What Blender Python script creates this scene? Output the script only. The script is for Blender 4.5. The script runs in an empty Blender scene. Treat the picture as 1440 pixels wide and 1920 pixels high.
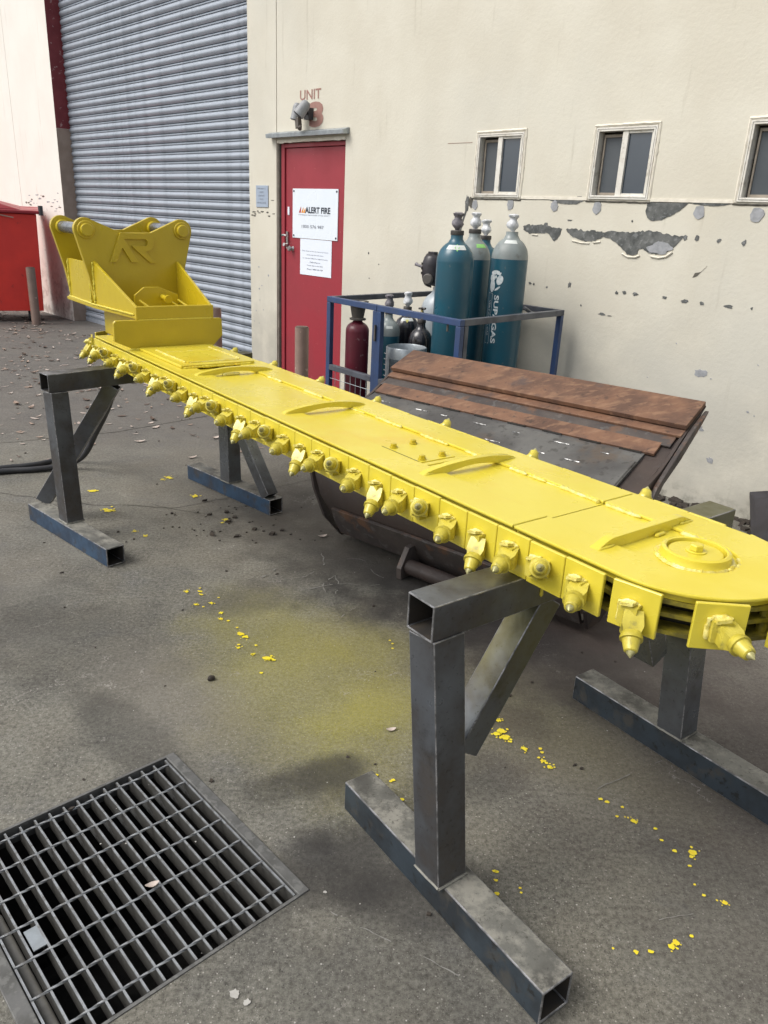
import bpy, bmesh, math, random
from math import sin, cos, pi, radians as rad
from mathutils import Vector as V, Matrix, noise as mnoise
random.seed(7)
SC = bpy.context.scene
COL = SC.collection

# ------------------------------------------------------------------ camera, sky, sun, exposure
PITCH, ROLL, CAMH = rad(20.863), rad(2.843), 1.5744
cp, sp, cr, sr = cos(PITCH), sin(PITCH), cos(ROLL), sin(ROLL)
cF = V((0, cp, -sp)); cR0 = V((1, 0, 0)); cU0 = V((0, sp, cp))
cX = cR0*cr + cU0*sr; cU = cU0*cr - cR0*sr
cam = bpy.data.objects.new('camera', bpy.data.cameras.new('camera'))
COL.objects.link(cam)
cam.matrix_world = Matrix(((cX.x, cU.x, -cF.x, 0), (cX.y, cU.y, -cF.y, 0), (cX.z, cU.z, -cF.z, CAMH), (0, 0, 0, 1)))
cam.data.sensor_fit = 'VERTICAL'; cam.data.sensor_height = 24; cam.data.lens = 24*1442/1920
cam.data.clip_start = 0.05; cam.data.clip_end = 500
SC.camera = cam

W = bpy.data.worlds.new('World'); SC.world = W; W.use_nodes = True
wn = W.node_tree.nodes; wl = W.node_tree.links
bg = wn['Background']
sky = wn.new('ShaderNodeTexSky'); sky.sky_type = 'NISHITA'; sky.sun_disc = False
SUN_EL, SUN_AZ = rad(50), rad(252)          # azimuth clockwise from +Y
sky.sun_elevation = SUN_EL; sky.sun_rotation = SUN_AZ
sky.air_density = 1.0; sky.dust_density = 4.0; sky.ozone_density = 1.0
hs = wn.new('ShaderNodeHueSaturation'); hs.inputs['Saturation'].default_value = 0.38
wl.new(sky.outputs[0], hs.inputs['Color']); wl.new(hs.outputs[0], bg.inputs[0])
bg.inputs[1].default_value = 0.15
sd = bpy.data.lights.new('sun', 'SUN'); sd.energy = 1.4; sd.angle = rad(32); sd.color = (1, 0.96, 0.9)
sun = bpy.data.objects.new('sun', sd); COL.objects.link(sun)
sdir = V((sin(SUN_AZ)*cos(SUN_EL), cos(SUN_AZ)*cos(SUN_EL), sin(SUN_EL)))
sun.rotation_euler = sdir.to_track_quat('Z', 'Y').to_euler(); sun.location = sdir*20
SC.view_settings.view_transform = 'Standard'; SC.view_settings.look = 'None'
SC.view_settings.exposure = 0.35; SC.view_settings.gamma = 1; SC.view_settings.use_curve_mapping = False

# ------------------------------------------------------------------ frames
TH, DW = rad(45.746), 4.906*2.13/2.3
AB = rad(-52.544)
FR = {'W': (0.0, V((0, 0, 0))), 'S': (-TH, V((sin(TH)*DW, cos(TH)*DW, 0))), 'B': (AB, V((0, 0, 0)))}
def fpt(fr, p):
    a, b = FR[fr]; p = V(p)
    return b + Matrix.Rotation(a, 3, 'Z') @ p

# ------------------------------------------------------------------ materials
def _n(nt, t, **k):
    n = nt.nodes.new(t)
    for a, b in k.items(): setattr(n, a, b)
    return n
def mixc(nt, fac, a, b, blend='MIX'):
    n = _n(nt, 'ShaderNodeMix', data_type='RGBA', blend_type=blend)
    for s, v in ((0, fac), (6, a), (7, b)):
        if hasattr(v, 'links') or isinstance(v, bpy.types.NodeSocket): nt.links.new(v, n.inputs[s])
        elif s == 0: n.inputs[0].default_value = v
        else: n.inputs[s].default_value = (*v, 1) if len(v) == 3 else v
    return n.outputs[2]
def ramp(nt, src, lo, hi, a=0.0, b=1.0):
    n = _n(nt, 'ShaderNodeMapRange'); n.interpolation_type = 'SMOOTHSTEP'
    nt.links.new(src, n.inputs[0])
    for i, v in ((1, lo), (2, hi), (3, a), (4, b)): n.inputs[i].default_value = v
    return n.outputs[0]
def math_(nt, op, a, b=None):
    n = _n(nt, 'ShaderNodeMath', operation=op)
    for i, v in ((0, a), (1, b)):
        if v is None: continue
        if isinstance(v, bpy.types.NodeSocket): nt.links.new(v, n.inputs[i])
        else: n.inputs[i].default_value = v
    return n.outputs[0]
def noise_(nt, co, scale, detail=4, rough=0.55, stretch=None):
    if stretch:
        mp = _n(nt, 'ShaderNodeMapping'); mp.inputs['Scale'].default_value = stretch
        nt.links.new(co, mp.inputs[0]); co = mp.outputs[0]
    n = _n(nt, 'ShaderNodeTexNoise'); n.inputs['Scale'].default_value = scale
    n.inputs['Detail'].default_value = detail; n.inputs['Roughness'].default_value = rough
    nt.links.new(co, n.inputs['Vector']); return n.outputs['Fac']
MATS = {}
def M(name, c1, c2=None, scale=6, rough=0.5, metal=0.0, bump=0.0, bscale=80, layers=(), world=False, rvar=0.12, coat=0.0, contrast=(0.35, 0.65), spec=0.5):
    m = bpy.data.materials.new(name); m.use_nodes = True; nt = m.node_tree
    p = nt.nodes['Principled BSDF']
    co = (_n(nt, 'ShaderNodeNewGeometry').outputs['Position'] if world else _n(nt, 'ShaderNodeTexCoord').outputs['Object'])
    c2 = c2 or tuple(x*0.8 for x in c1)
    nz = noise_(nt, co, scale)
    col = mixc(nt, ramp(nt, nz, *contrast), c1, c2)
    rgh = ramp(nt, nz, 0.3, 0.7, max(0.02, rough-rvar), min(1, rough+rvar))
    for L in layers:
        if L.get('type') == 'voro':
            vn = _n(nt, 'ShaderNodeTexVoronoi'); vn.inputs['Scale'].default_value = L['scale']; nt.links.new(co, vn.inputs['Vector'])
            f = ramp(nt, vn.outputs['Distance'], L['hi'], L['lo'])
            f = math_(nt, 'MULTIPLY', f, ramp(nt, noise_(nt, co, L['scale']*0.37), 0.5, 0.62))
        else:
            f = ramp(nt, noise_(nt, co, L['scale'], L.get('detail', 5), L.get('r', 0.6), L.get('stretch')), L['lo'], L['hi'])
        if 'z' in L:
            sx = _n(nt, 'ShaderNodeSeparateXYZ'); nt.links.new(co, sx.inputs[0])
            f = math_(nt, 'MULTIPLY', f, ramp(nt, sx.outputs[L.get('ax', 2)], *L['z']))
        f = math_(nt, 'MULTIPLY', f, L.get('fac', 1.0))
        col = mixc(nt, f, col, L['col'])
        if 'rough' in L:
            mx = _n(nt, 'ShaderNodeMix'); nt.links.new(f, mx.inputs[0]); nt.links.new(rgh, mx.inputs[2]); mx.inputs[3].default_value = L['rough']; rgh = mx.outputs[0]
    nt.links.new(col, p.inputs['Base Color']); nt.links.new(rgh, p.inputs['Roughness'])
    p.inputs['Metallic'].default_value = metal; p.inputs['Coat Weight'].default_value = coat; p.inputs['Coat Roughness'].default_value = 0.15
    p.inputs['Specular IOR Level'].default_value = spec
    if bump:
        b = _n(nt, 'ShaderNodeBump'); b.inputs['Strength'].default_value = bump; b.inputs['Distance'].default_value = 0.004
        nt.links.new(noise_(nt, co, bscale, 6, 0.6), b.inputs['Height']); nt.links.new(b.outputs[0], p.inputs['Normal'])
    MATS[name] = m; return m

YEL = (0.67, 0.565, 0.055)
M('yellow', YEL, (0.64, 0.525, 0.038), 5, 0.30, bump=0.14, bscale=45, coat=0.3, rvar=0.1,
  layers=[dict(scale=3, lo=0.55, hi=0.7, col=(0.62, 0.43, 0.012), fac=0.6), dict(scale=1.3, lo=0.5, hi=0.66, col=(0.64, 0.55, 0.07), fac=0.7, rough=0.45), dict(type='voro', scale=38, lo=0.02, hi=0.07, col=(0.35, 0.27, 0.02), fac=0.35)])
M('yellow_dull', (0.50, 0.39, 0.018), (0.44, 0.34, 0.016), 7, 0.42, bump=0.25, bscale=70, coat=0.15,
  layers=[dict(scale=9, lo=0.58, hi=0.72, col=(0.24, 0.19, 0.02), fac=0.4)])
M('yellow_pick', (0.60, 0.51, 0.07), (0.45, 0.375, 0.035), 24, 0.36, bump=0.2, bscale=120, coat=0.2, metal=0.05,
  layers=[dict(scale=40, lo=0.56, hi=0.68, col=(0.16, 0.15, 0.05), fac=0.5)])
M('weld', (0.78, 0.70, 0.24), (0.64, 0.52, 0.06), 40, 0.3, bump=0.8, bscale=160, coat=0.4)
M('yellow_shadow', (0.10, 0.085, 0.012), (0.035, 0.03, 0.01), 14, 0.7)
M('grease_gap_shade', (0.012, 0.011, 0.008), (0.025, 0.022, 0.012), 14, 0.7)  # greasy core colour, blackened to paint the shade inside the chain gap
M('pick_tip', (0.50, 0.47, 0.20), (0.27, 0.25, 0.12), 60, 0.32, metal=0.35)
M('pick_tip_bare', (0.34, 0.33, 0.26), (0.18, 0.17, 0.12), 60, 0.3, metal=0.7)
M('pin_steel', (0.34, 0.35, 0.37), (0.2, 0.21, 0.23), 20, 0.3, metal=0.9)
ST1, ST2 = (0.15, 0.165, 0.185), (0.085, 0.085, 0.088)
M('stand_steel', ST1, ST2, 5, 0.36, metal=0.6, bump=0.12, bscale=50, spec=0.6,
  layers=[dict(scale=7, detail=9, r=0.72, lo=0.56, hi=0.72, col=(0.022, 0.02, 0.018), fac=0.7), dict(scale=5, detail=9, r=0.75, lo=0.50, hi=0.72, col=(0.085, 0.068, 0.052), fac=0.6, rough=0.7), dict(scale=90, detail=6, lo=0.60, hi=0.68, col=(0.03, 0.028, 0.025), fac=0.5),
          dict(type='voro', scale=30, lo=0.02, hi=0.06, col=(0.30, 0.29, 0.25), fac=0.5)])
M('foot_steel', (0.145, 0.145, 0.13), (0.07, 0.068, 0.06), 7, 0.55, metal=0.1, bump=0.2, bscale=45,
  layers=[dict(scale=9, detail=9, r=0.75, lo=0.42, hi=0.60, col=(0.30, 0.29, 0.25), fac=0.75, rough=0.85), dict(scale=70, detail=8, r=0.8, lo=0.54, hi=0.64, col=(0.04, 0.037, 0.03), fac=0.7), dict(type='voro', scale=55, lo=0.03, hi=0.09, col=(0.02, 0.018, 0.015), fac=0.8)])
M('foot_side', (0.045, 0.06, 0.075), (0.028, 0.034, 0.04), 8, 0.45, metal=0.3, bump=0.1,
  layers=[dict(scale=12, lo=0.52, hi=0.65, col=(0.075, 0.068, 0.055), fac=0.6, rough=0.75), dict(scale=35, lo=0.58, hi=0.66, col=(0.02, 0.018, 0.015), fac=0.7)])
M('foot_side_blue', (0.042, 0.085, 0.15), (0.030, 0.05, 0.085), 8, 0.45, metal=0.25,
  layers=[dict(scale=14, lo=0.5, hi=0.65, col=(0.06, 0.055, 0.05), fac=0.7, rough=0.75)])
M('worn_edge', (0.34, 0.34, 0.35), (0.12, 0.12, 0.12), 30, 0.35, metal=0.6)
M('inside_steel', (0.02, 0.018, 0.016), (0.035, 0.028, 0.02), 20, 0.85)
M('rust', (0.175, 0.088, 0.050), (0.10, 0.054, 0.036), 6, 0.72, bump=0.5, bscale=60,
  layers=[dict(scale=14, lo=0.5, hi=0.68, col=(0.26, 0.15, 0.088), fac=0.6, stretch=(1, 2.5, 1)), dict(scale=7, lo=0.56, hi=0.7, col=(0.07, 0.05, 0.045), fac=0.8), dict(scale=30, lo=0.58, hi=0.7, col=(0.03, 0.02, 0.018), fac=0.6)])
M('rust_dark', (0.085, 0.07, 0.062), (0.05, 0.042, 0.04), 5, 0.6, bump=0.4, bscale=60, metal=0.1,
  layers=[dict(scale=8, lo=0.52, hi=0.66, col=(0.17, 0.085, 0.045), fac=0.7), dict(scale=22, lo=0.56, hi=0.66, col=(0.13, 0.125, 0.12), fac=0.5)])
M('bucket_plate', (0.135, 0.135, 0.132), (0.075, 0.073, 0.072), 4, 0.42, bump=0.3, bscale=50, metal=0.25,
  layers=[dict(scale=5, lo=0.55, hi=0.72, col=(0.12, 0.085, 0.06), fac=0.7), dict(scale=26, lo=0.56, hi=0.64, col=(0.04, 0.038, 0.036), fac=0.6)])
M('bucket_shell', (0.056, 0.040, 0.034), (0.026, 0.020, 0.018), 3.5, 0.6, bump=0.4, bscale=40,
  layers=[dict(scale=7, lo=0.5, hi=0.7, col=(0.062, 0.040, 0.030), fac=0.7), dict(scale=30, lo=0.58, hi=0.66, col=(0.075, 0.07, 0.065), fac=0.35)])
M('bright_weld', (0.30, 0.30, 0.30), (0.05, 0.05, 0.05), 45, 0.4, metal=0.7)
CR = (0.635, 0.61, 0.52)
wall_layers = [dict(scale=1.1, lo=0.5, hi=0.75, col=(0.55, 0.52, 0.43), fac=0.55, stretch=(1, 1, 0.35)),
               dict(scale=9, lo=0.6, hi=0.72, col=(0.45, 0.42, 0.34), fac=0.5, stretch=(1.6, 1.6, 0.13)),
               dict(scale=2.2, lo=0.25, hi=0.6, col=(0.39, 0.375, 0.325), fac=0.85, z=(1.5, 0.25)),  # greyer towards the foot: dirt wash plus some painted shade
               dict(scale=10, lo=0.45, hi=0.62, col=(0.15, 0.14, 0.11), fac=0.85, z=(0.16, 0.0)),
               dict(scale=60, lo=0.68, hi=0.72, col=(0.30, 0.28, 0.23), fac=0.35), dict(scale=0.55, lo=0.45, hi=0.7, col=(0.53, 0.52, 0.46), fac=0.55)]
M('wall_cream', CR, (0.595, 0.565, 0.475), 2.0, 0.8, bump=0.45, bscale=42, layers=wall_layers, spec=0.25)
M('wall_white', (0.80, 0.77, 0.71), (0.76, 0.73, 0.67), 1.5, 0.75, bump=0.3, bscale=40, spec=0.25,
  layers=[dict(scale=7, lo=0.58, hi=0.72, col=(0.60, 0.57, 0.50), fac=0.45, stretch=(1.5, 1.5, 0.14)), dict(scale=14, lo=0.62, hi=0.68, col=(0.25, 0.22, 0.2), fac=0.6, z=(1.75, 1.5)),
          dict(scale=8, lo=0.42, hi=0.66, col=(0.40, 0.33, 0.29), fac=0.8, z=(1.2, 0.0))])
M('render_pale', (0.74, 0.70, 0.60), (0.66, 0.62, 0.52), 20, 0.7, bump=0.5, bscale=60)
M('concrete_spall', (0.135, 0.14, 0.135), (0.075, 0.08, 0.078), 14, 0.9, bump=0.8, bscale=70, layers=[dict(scale=30, lo=0.55, hi=0.65, col=(0.26, 0.27, 0.27), fac=0.5)])
M('filler_grey', (0.33, 0.34, 0.36), (0.26, 0.27, 0.28), 25, 0.7, bump=0.4)
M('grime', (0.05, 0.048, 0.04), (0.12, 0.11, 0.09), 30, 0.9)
M('joint_sealant', (0.30, 0.29, 0.24), (0.42, 0.40, 0.33), 12, 0.8)
M('maroon', (0.20, 0.028, 0.034), (0.17, 0.022, 0.028), 8, 0.5, layers=[dict(scale=18, lo=0.62, hi=0.68, col=(0.5, 0.4, 0.38), fac=0.6)])
M('brown_paint', (0.34, 0.26, 0.21), (0.29, 0.22, 0.175), 8, 0.6, bump=0.1)
M('bollard_brown', (0.27, 0.19, 0.155), (0.23, 0.16, 0.13), 8, 0.55, layers=[dict(scale=16, lo=0.64, hi=0.7, col=(0.6, 0.45, 0.38), fac=0.8)])
M('shutter_blue', (0.35, 0.39, 0.445), (0.31, 0.35, 0.40), 3, 0.40, metal=0.15, spec=0.6,
  layers=[dict(scale=26, lo=0.54, hi=0.64, col=(0.40, 0.44, 0.48), fac=0.4, stretch=(1, 1, 1)), dict(scale=2.5, lo=0.5, hi=0.7, col=(0.17, 0.20, 0.24), fac=0.5, stretch=(3, 1, 0.6))], rvar=0.08)
M('door_red', (0.30, 0.028, 0.042), (0.265, 0.024, 0.036), 3, 0.45, bump=0.05, layers=[dict(scale=30, lo=0.68, hi=0.72, col=(0.5, 0.15, 0.14), fac=0.5)])
M('bin_red', (0.70, 0.040, 0.028), (0.62, 0.034, 0.025), 3, 0.45, layers=[dict(scale=9, lo=0.64, hi=0.74, col=(0.2, 0.02, 0.02), fac=0.6)])
M('bin_lid', (0.33, 0.018, 0.03), None, 4, 0.4)
M('black_gap', (0.012, 0.010, 0.008), (0.02, 0.016, 0.012), 10, 0.9)
M('galv', (0.40, 0.44, 0.46), (0.30, 0.33, 0.35), 22, 0.45, metal=0.6, layers=[dict(scale=9, lo=0.5, hi=0.7, col=(0.28, 0.28, 0.27), fac=0.6)])
M('alu_frame', (0.70, 0.685, 0.63), (0.60, 0.575, 0.51), 10, 0.45, layers=[dict(scale=22, detail=8, lo=0.52, hi=0.68, col=(0.36, 0.33, 0.27), fac=0.6)])
M('frame_track', (0.30, 0.26, 0.21), None, 20, 0.7)
M('window_screen', (0.075, 0.085, 0.095), (0.06, 0.07, 0.08), 3, 0.6, spec=0.4)
M('window_glass', (0.035, 0.05, 0.07), (0.045, 0.06, 0.08), 3, 0.12, rvar=0.04, spec=0.8)
M('sign_white', (0.74, 0.80, 0.86), (0.70, 0.77, 0.84), 2, 0.3)
M('paper', (0.74, 0.79, 0.86), (0.70, 0.76, 0.85), 3, 0.6)
M('sign_grey', (0.34, 0.41, 0.50), (0.31, 0.37, 0.46), 9, 0.5)
M('print_dark', (0.03, 0.04, 0.06), None, 9, 0.6)
M('print_grey', (0.20, 0.22, 0.27), None, 9, 0.6)
M('print_red', (0.42, 0.04, 0.03), None, 9, 0.6)
M('print_orange', (0.75, 0.30, 0.03), None, 9, 0.6)
M('unit_brown', (0.36, 0.20, 0.165), (0.32, 0.175, 0.145), 12, 0.7)
M('lamp_grey', (0.30, 0.31, 0.32), (0.24, 0.25, 0.26), 12, 0.45)
M('lamp_dark', (0.06, 0.06, 0.065), None, 12, 0.5)
M('lamp_brown', (0.12, 0.105, 0.09), None, 20, 0.5)
M('chrome', (0.55, 0.54, 0.52), (0.4, 0.39, 0.38), 20, 0.25, metal=0.9)
M('cage_blue', (0.035, 0.068, 0.165), (0.03, 0.055, 0.13), 9, 0.45, layers=[dict(scale=14, lo=0.58, hi=0.7, col=(0.07, 0.075, 0.085), fac=0.6)])
M('cage_grey', (0.085, 0.095, 0.115), (0.06, 0.065, 0.08), 9, 0.5)
M('cyl_teal', (0.012, 0.090, 0.135), (0.014, 0.076, 0.112), 3, 0.33, coat=0.15, layers=[dict(scale=45, detail=7, lo=0.64, hi=0.70, col=(0.12, 0.14, 0.14), fac=0.5), dict(scale=10, lo=0.6, hi=0.75, col=(0.06, 0.12, 0.13), fac=0.4)])
M('cyl_grey', (0.235, 0.27, 0.27), (0.20, 0.225, 0.22), 9, 0.38, layers=[dict(scale=14, lo=0.6, hi=0.7, col=(0.14, 0.14, 0.13), fac=0.5)])
M('cyl_palegrey', (0.36, 0.40, 0.43), (0.32, 0.36, 0.38), 9, 0.4)
M('cyl_black', (0.012, 0.012, 0.016), (0.02, 0.02, 0.024), 6, 0.22, coat=0.4)
M('cyl_maroon', (0.115, 0.012, 0.025), (0.09, 0.01, 0.02), 5, 0.4, layers=[dict(scale=30, lo=0.66, hi=0.70, col=(0.35, 0.25, 0.25), fac=0.5)])
M('neck_dark', (0.07, 0.065, 0.06), (0.045, 0.042, 0.04), 20, 0.6)
M('guard_dark', (0.05, 0.048, 0.045), (0.10, 0.09, 0.08), 14, 0.6)
M('wrap_white', (0.66, 0.68, 0.70), (0.5, 0.52, 0.54), 30, 0.4, bump=0.8, bscale=50)
M('wrap_grey', (0.19, 0.18, 0.20), (0.11, 0.105, 0.12), 30, 0.45, bump=0.8, bscale=50)
M('brass', (0.35, 0.28, 0.12), None, 30, 0.4, metal=0.8)
M('label_white', (0.66, 0.70, 0.68), None, 20, 0.5)
M('label_green', (0.28, 0.62, 0.18), None, 20, 0.5)
M('label_yellow', (0.75, 0.68, 0.10), None, 20, 0.5)
M('print_white', (0.62, 0.66, 0.66), (0.45, 0.52, 0.54), 60, 0.6)
M('black_plastic', (0.018, 0.016, 0.02), (0.03, 0.028, 0.034), 12, 0.42)
M('rubber', (0.02, 0.021, 0.024), (0.03, 0.03, 0.033), 12, 0.5)
M('leaf', (0.40, 0.30, 0.24), (0.26, 0.19, 0.15), 30, 0.85)
M('leaf_pale', (0.50, 0.43, 0.38), (0.38, 0.31, 0.27), 30, 0.85)
M('leaf_dark', (0.09, 0.065, 0.05), (0.14, 0.10, 0.08), 30, 0.9)
M('clod', (0.030, 0.024, 0.020), (0.05, 0.04, 0.03), 60, 0.9)
M('paint_spot', (0.80, 0.68, 0.03), (0.76, 0.60, 0.03), 40, 0.4)
M('scuff', (0.25, 0.245, 0.225), (0.17, 0.165, 0.15), 60, 0.85)
M('pale_spot', (0.42, 0.41, 0.38), (0.36, 0.35, 0.32), 40, 0.8)
M('grate_steel', (0.40, 0.42, 0.43), (0.25, 0.26, 0.27), 25, 0.5, metal=0.65,
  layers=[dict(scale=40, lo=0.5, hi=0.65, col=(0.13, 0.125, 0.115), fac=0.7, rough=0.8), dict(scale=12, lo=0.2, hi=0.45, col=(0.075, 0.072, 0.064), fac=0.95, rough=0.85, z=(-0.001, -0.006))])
M('grate_frame', (0.14, 0.14, 0.135), (0.09, 0.09, 0.085), 20, 0.6, metal=0.3, layers=[dict(scale=40, lo=0.5, hi=0.62, col=(0.22, 0.22, 0.21), fac=0.5)])
M('pit', (0.02, 0.018, 0.015), (0.01, 0.009, 0.008), 12, 0.95, bump=0.5)
M('link_olive', (0.26, 0.215, 0.02), (0.10, 0.085, 0.012), 30, 0.5)
M('pvc', (0.42, 0.40, 0.35), None, 20, 0.6)

def ground_mat():
    m = bpy.data.materials.new('yard_concrete'); m.use_nodes = True; nt = m.node_tree; p = nt.nodes['Principled BSDF']
    co = _n(nt, 'ShaderNodeNewGeometry').outputs['Position']
    sx = _n(nt, 'ShaderNodeSeparateXYZ'); nt.links.new(co, sx.inputs[0])
    big = noise_(nt, co, 1.7, 9, 0.68)
    col = mixc(nt, ramp(nt, big, 0.36, 0.62), (0.088, 0.084, 0.071), (0.182, 0.174, 0.142))
    mid = noise_(nt, co, 4.5, 8, 0.68)
    col = mixc(nt, ramp(nt, mid, 0.50, 0.70, 0, 0.7), col, (0.050, 0.047, 0.041))
    mid2 = noise_(nt, co, 9.0, 8, 0.7)
    col = mixc(nt, ramp(nt, mid2, 0.52, 0.72, 0, 0.55), col, (0.26, 0.25, 0.215))
    warm = noise_(nt, co, 2.6, 6, 0.6); col = mixc(nt, ramp(nt, warm, 0.42, 0.62, 0, 0.5), col, (0.140, 0.124, 0.092))
    cool = noise_(nt, co, 3.3, 5, 0.6, (1.0, 1.3, 1)); col = mixc(nt, ramp(nt, cool, 0.55, 0.72, 0, 0.5), col, (0.105, 0.107, 0.112))
    fine = noise_(nt, co, 70, 8, 0.85)
    col = mixc(nt, ramp(nt, fine, 0.34, 0.66, 0.0, 1.0), mixc(nt, 0.55, col, (0.02, 0.019, 0.016)), mixc(nt, 0.30, col, (0.42, 0.41, 0.36)))
    # light and dark aggregate grains
    for sc_, th, c, f, gate in ((95, 0.16, (0.40, 0.38, 0.34), 0.75, 0.53), (210, 0.20, (0.34, 0.33, 0.30), 0.6, 0.48), (150, 0.22, (0.022, 0.02, 0.018), 0.6, 0.5)):
        vn = _n(nt, 'ShaderNodeTexVoronoi'); vn.inputs['Scale'].default_value = sc_; nt.links.new(co, vn.inputs['Vector'])
        f1 = ramp(nt, vn.outputs['Distance'], th+0.06, th)
        s2 = _n(nt, 'ShaderNodeSeparateColor'); nt.links.new(vn.outputs['Color'], s2.inputs[0])
        f1 = math_(nt, 'MULTIPLY', f1, ramp(nt, s2.outputs[0], gate+0.2, gate+0.28))
        col = mixc(nt, math_(nt, 'MULTIPLY', f1, f), col, c)
    def spot(x, y, r, sxx=1.0, rot=0.0, wob=0.5, nsc=3.0):
        mp = _n(nt, 'ShaderNodeMapping'); mp.vector_type = 'TEXTURE'
        mp.inputs['Location'].default_value = (x, y, 0); mp.inputs['Rotation'].default_value = (0, 0, rot); mp.inputs['Scale'].default_value = (r*sxx, r, 1)
        nt.links.new(co, mp.inputs[0])
        ln = _n(nt, 'ShaderNodeVectorMath', operation='LENGTH'); nt.links.new(mp.outputs[0], ln.inputs[0])
        return math_(nt, 'ADD', ln.outputs['Value'], math_(nt, 'MULTIPLY', math_(nt, 'SUBTRACT', noise_(nt, co, nsc, 6, 0.6), 0.5), wob*2))
    # yellow overspray on the floor under the bar
    for x, y, r, s_, ro, f in ((-0.22, 2.35, 0.50, 1.5, -1.0, 0.32), (0.0, 2.22, 0.22, 1.6, 0.6, 0.42), (-0.45, 2.75, 0.30, 1.6, -0.9, 0.22), (0.03, 2.62, 0.22, 1.2, 0.4, 0.3), (0.62, 2.2, 0.3, 2.0, -0.9, 0.14)):
        col = mixc(nt, ramp(nt, spot(x, y, r, s_, ro, 0.55), 1.15, 0.1, 0, f), col, (0.30, 0.275, 0.035)); col = mixc(nt, math_(nt, 'MULTIPLY', ramp(nt, spot(x, y, r*1.1, s_, ro, 0.55), 1.2, 0.2, 0, min(1, f*1.0)), ramp(nt, noise_(nt, co, 160, 6, 0.8), 0.53, 0.6)), col, (0.40, 0.36, 0.03))
    # oil and water stains; the broad dark ones by the bucket paint in its shade
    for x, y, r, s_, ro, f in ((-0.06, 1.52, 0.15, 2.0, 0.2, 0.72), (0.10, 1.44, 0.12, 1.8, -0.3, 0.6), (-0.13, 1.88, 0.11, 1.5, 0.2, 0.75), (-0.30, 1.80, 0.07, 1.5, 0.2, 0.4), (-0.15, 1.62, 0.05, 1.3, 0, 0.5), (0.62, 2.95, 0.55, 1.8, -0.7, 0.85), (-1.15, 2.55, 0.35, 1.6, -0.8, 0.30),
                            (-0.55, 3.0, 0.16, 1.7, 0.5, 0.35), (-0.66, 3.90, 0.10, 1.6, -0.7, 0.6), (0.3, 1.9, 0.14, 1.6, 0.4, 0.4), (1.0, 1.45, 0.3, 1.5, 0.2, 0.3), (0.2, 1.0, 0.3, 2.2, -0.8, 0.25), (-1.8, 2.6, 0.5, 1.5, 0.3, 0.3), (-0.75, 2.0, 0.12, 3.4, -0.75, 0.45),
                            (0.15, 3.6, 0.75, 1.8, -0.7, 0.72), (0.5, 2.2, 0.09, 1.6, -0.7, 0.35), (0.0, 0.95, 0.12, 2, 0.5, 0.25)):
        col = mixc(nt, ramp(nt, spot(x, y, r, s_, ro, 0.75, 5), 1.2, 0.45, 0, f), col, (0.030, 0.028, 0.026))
    # damp, rusty brown area to the right, bucket shade painted brown, pale worn areas
    for x, y, r, s_, c, f in ((1.3, 2.2, 1.0, 1.6, (0.082, 0.066, 0.060), 0.6), (0.75, 3.2, 0.4, 1.6, (0.075, 0.045, 0.036), 0.5), (-0.6, 4.2, 0.9, 1.4, (0.20, 0.175, 0.14), 0.30), (-2.2, 3.1, 0.8, 1.3, (0.19, 0.17, 0.145), 0.3), (-0.7, 2.25, 0.25, 2.0, (0.20, 0.18, 0.15), 0.35)):
        col = mixc(nt, ramp(nt, spot(x, y, r, s_, -0.8, 0.5), 1.2, 0.2, 0, f), col, c)
    # drier, greyer yard beyond y = 5
    col = mixc(nt, ramp(nt, sx.outputs[1], 4.3, 6.0, 0, 0.5), col, (0.105, 0.095, 0.092))
    # scuffs and hairline cracks
    wv = math_(nt, 'ABSOLUTE', math_(nt, 'SUBTRACT', noise_(nt, co, 1.3, 5, 0.55), 0.5))
    col = mixc(nt, math_(nt, 'MULTIPLY', ramp(nt, wv, 0.0022, 0.0008), ramp(nt, noise_(nt, co, 0.8, 2, 0.5), 0.60, 0.7, 0, 0.35)), col, (0.02, 0.018, 0.015))
    wv2 = math_(nt, 'ABSOLUTE', math_(nt, 'SUBTRACT', noise_(nt, co, 2.1, 6, 0.62), 0.47))
    col = mixc(nt, math_(nt, 'MULTIPLY', ramp(nt, wv2, 0.0035, 0.0008), ramp(nt, noise_(nt, co, 1.6, 5, 0.7), 0.53, 0.63, 0, 0.6)), col, (0.36, 0.34, 0.31))
    nt.links.new(col, p.inputs['Base Color'])
    nt.links.new(ramp(nt, mid, 0.35, 0.65, 0.62, 0.9), p.inputs['Roughness']); p.inputs['Specular IOR Level'].default_value = 0.35
    b = _n(nt, 'ShaderNodeBump'); b.inputs['Strength'].default_value = 0.6; b.inputs['Distance'].default_value = 0.004
    h = math_(nt, 'ADD', fine, math_(nt, 'MULTIPLY', mid2, 1.5)); nt.links.new(h, b.inputs['Height']); nt.links.new(b.outputs[0], p.inputs['Normal'])
    MATS['yard'] = m
ground_mat()

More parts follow.
